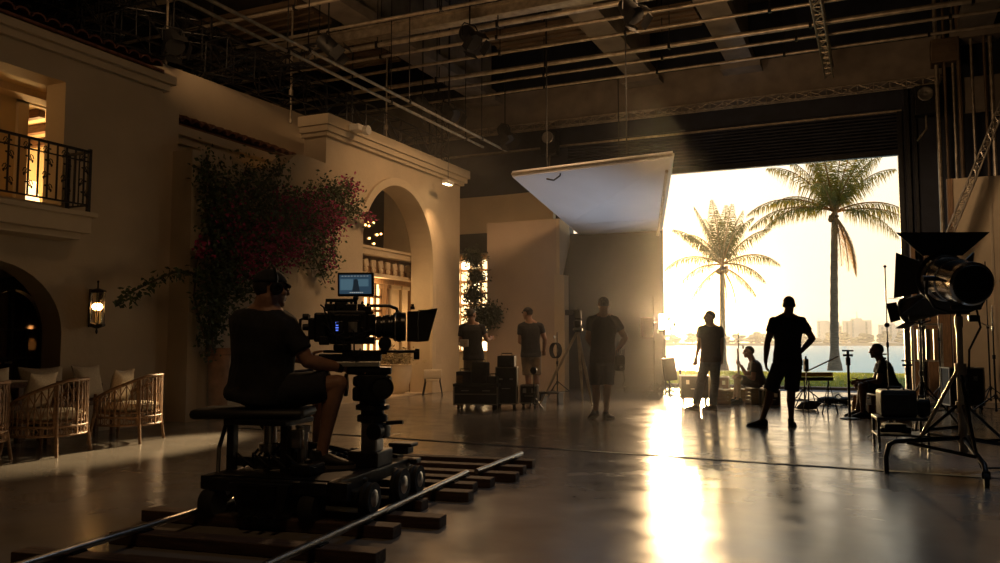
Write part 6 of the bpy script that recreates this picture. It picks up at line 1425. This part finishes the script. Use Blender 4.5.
palm('smaller palm tree on the lawn at the left of the doorway', (-5.62, 33.2, .04), (-5.57, 33.05, 4.12), .13, 2.35,
     ring(5, 6, .9, 1.35, [(R0, .55, 1.05, 1.45), (R0+.1, .1, .85, 1.3), (R0+pi, .45, 1.05, 1.5), (R0+pi+.2, .05, .85, 1.3), (R0+.3, 1.25, 1.05, .6), (R0+pi-.3, 1.25, 1.1, .6), (R0+1.5, 1.25, 1.1, .6), (R0+.1, .95, 1.1, 1.0), (R0+pi, .95, 1.05, 1.0), (R0-1.5, 1.2, 1.1, .7), (R0-.4, -.45, .75, 1.0), (R0+pi-.5, -.5, .75, 1.0), (R0+.9, 1.4, 1.1, .4), (R0+pi+.8, 1.35, 1.1, .5)]), 33, 2)
# far trees on the bank across the bay
M_['far_leaf'] = mat('far_leaf', (.10, .12, .035), .8, nscale=.3, namt=.3)
def far_tree(x, y, h, w, label, k):
    random.seed(int(x*7+k)); t = thing('far_tree', label, 'tree', (x, y, .5), 0, 'trees on the far bank')
    b = MB()
    for q in range(16):
        zz = random.uniform(.12, .88); b.ball((random.gauss(0, w*.30)*(1.15-zz*.6), random.gauss(0, w*.2), h*zz), (w*random.uniform(.16, .30), w*.3, h*random.uniform(.12, .2)), 8)
    for v in b.bm.verts: v.co += Vector((noise.noise(v.co*.5), 0, noise.noise(v.co*.5+Vector((9, 0, 0)))))*h*.10
    b.build('crown', M_['far_leaf'], t, recalc=False)
    MB().cyl((0, 0, 0), (0, 0, h*.6), w*.05).build('trunk', M_['palm_bark'], t)
random.seed(99)
xs_ = []; x = -185.0
while x < 20: xs_.append(x); x += random.uniform(6.5, 9.0)
for i, x in enumerate(xs_):
    big = math.exp(-((x+148)/22)**2)
    h = random.uniform(4.0, 6.5)+7.0*big
    far_tree(x, 404+12*(i % 2), h, random.uniform(6, 8.5), 'hazy tree on the low far bank across the bay', i)
# towers
M_['tower'] = mat('tower', (.62, .62, .60), .7, nscale=.2, namt=.05); M_['tower_glass'] = mat('tower_glass', (.25, .33, .38), .2)
def tower(label, x, y, w, h, steps, spire=0):
    t = thing('apartment_tower', label, 'building', (x, y, .5))
    b = MB()
    for (dx, ww, hh) in steps: b.bx(dx-ww/2, dx+ww/2, 0, w*.5, 0, hh)
    b.build('walls', M_['tower'], t)
    for (dx, ww, hh) in steps:
        for k in range(max(2, int(ww/2.4))):
            xx = dx-ww/2+1.0+k*(ww-1.2)/max(1, int(ww/2.4)-1) if int(ww/2.4) > 1 else dx
            if abs(xx-dx) > ww/2-.4: continue
            MB().bx(xx-.45, xx+.45, -.06, .02, 1, hh-.8).build('window_strip', M_['tower_glass'], t)
        f = MB()
        for k in range(int(hh/1.7)): f.bx(dx-ww/2-.12, dx+ww/2+.12, -.3, .05, 1.2+1.7*k, 1.4+1.7*k)
        f.build('balcony_slabs', M_['tower'], t)
    if spire: MB().cyl((0, 3, h), (0, 3, h+spire), .35, .1).build('spire', M_['tower'], t)
tower('pale apartment block across the bay left of the tall palm trunk', -23.4, 440, 14, 11.5, [(-2.4, 5.6, 11.2), (2.6, 5.0, 10.6), (5.4, 1.2, 8.8)])
tower('pale apartment block with a spire across the bay, right of the palm trunk', -10.4, 440, 18, 12, [(-.2, 5.2, 12.2), (-4.4, 4.2, 11.0), (4.2, 4.6, 11.2)], 3.6)
tower('low pale apartment block across the bay beside the door jamb', 4.0, 440, 16, 9, [(-3.2, 3.6, 9.0), (.4, 3.8, 9.8), (4.0, 3.4, 8.6)])
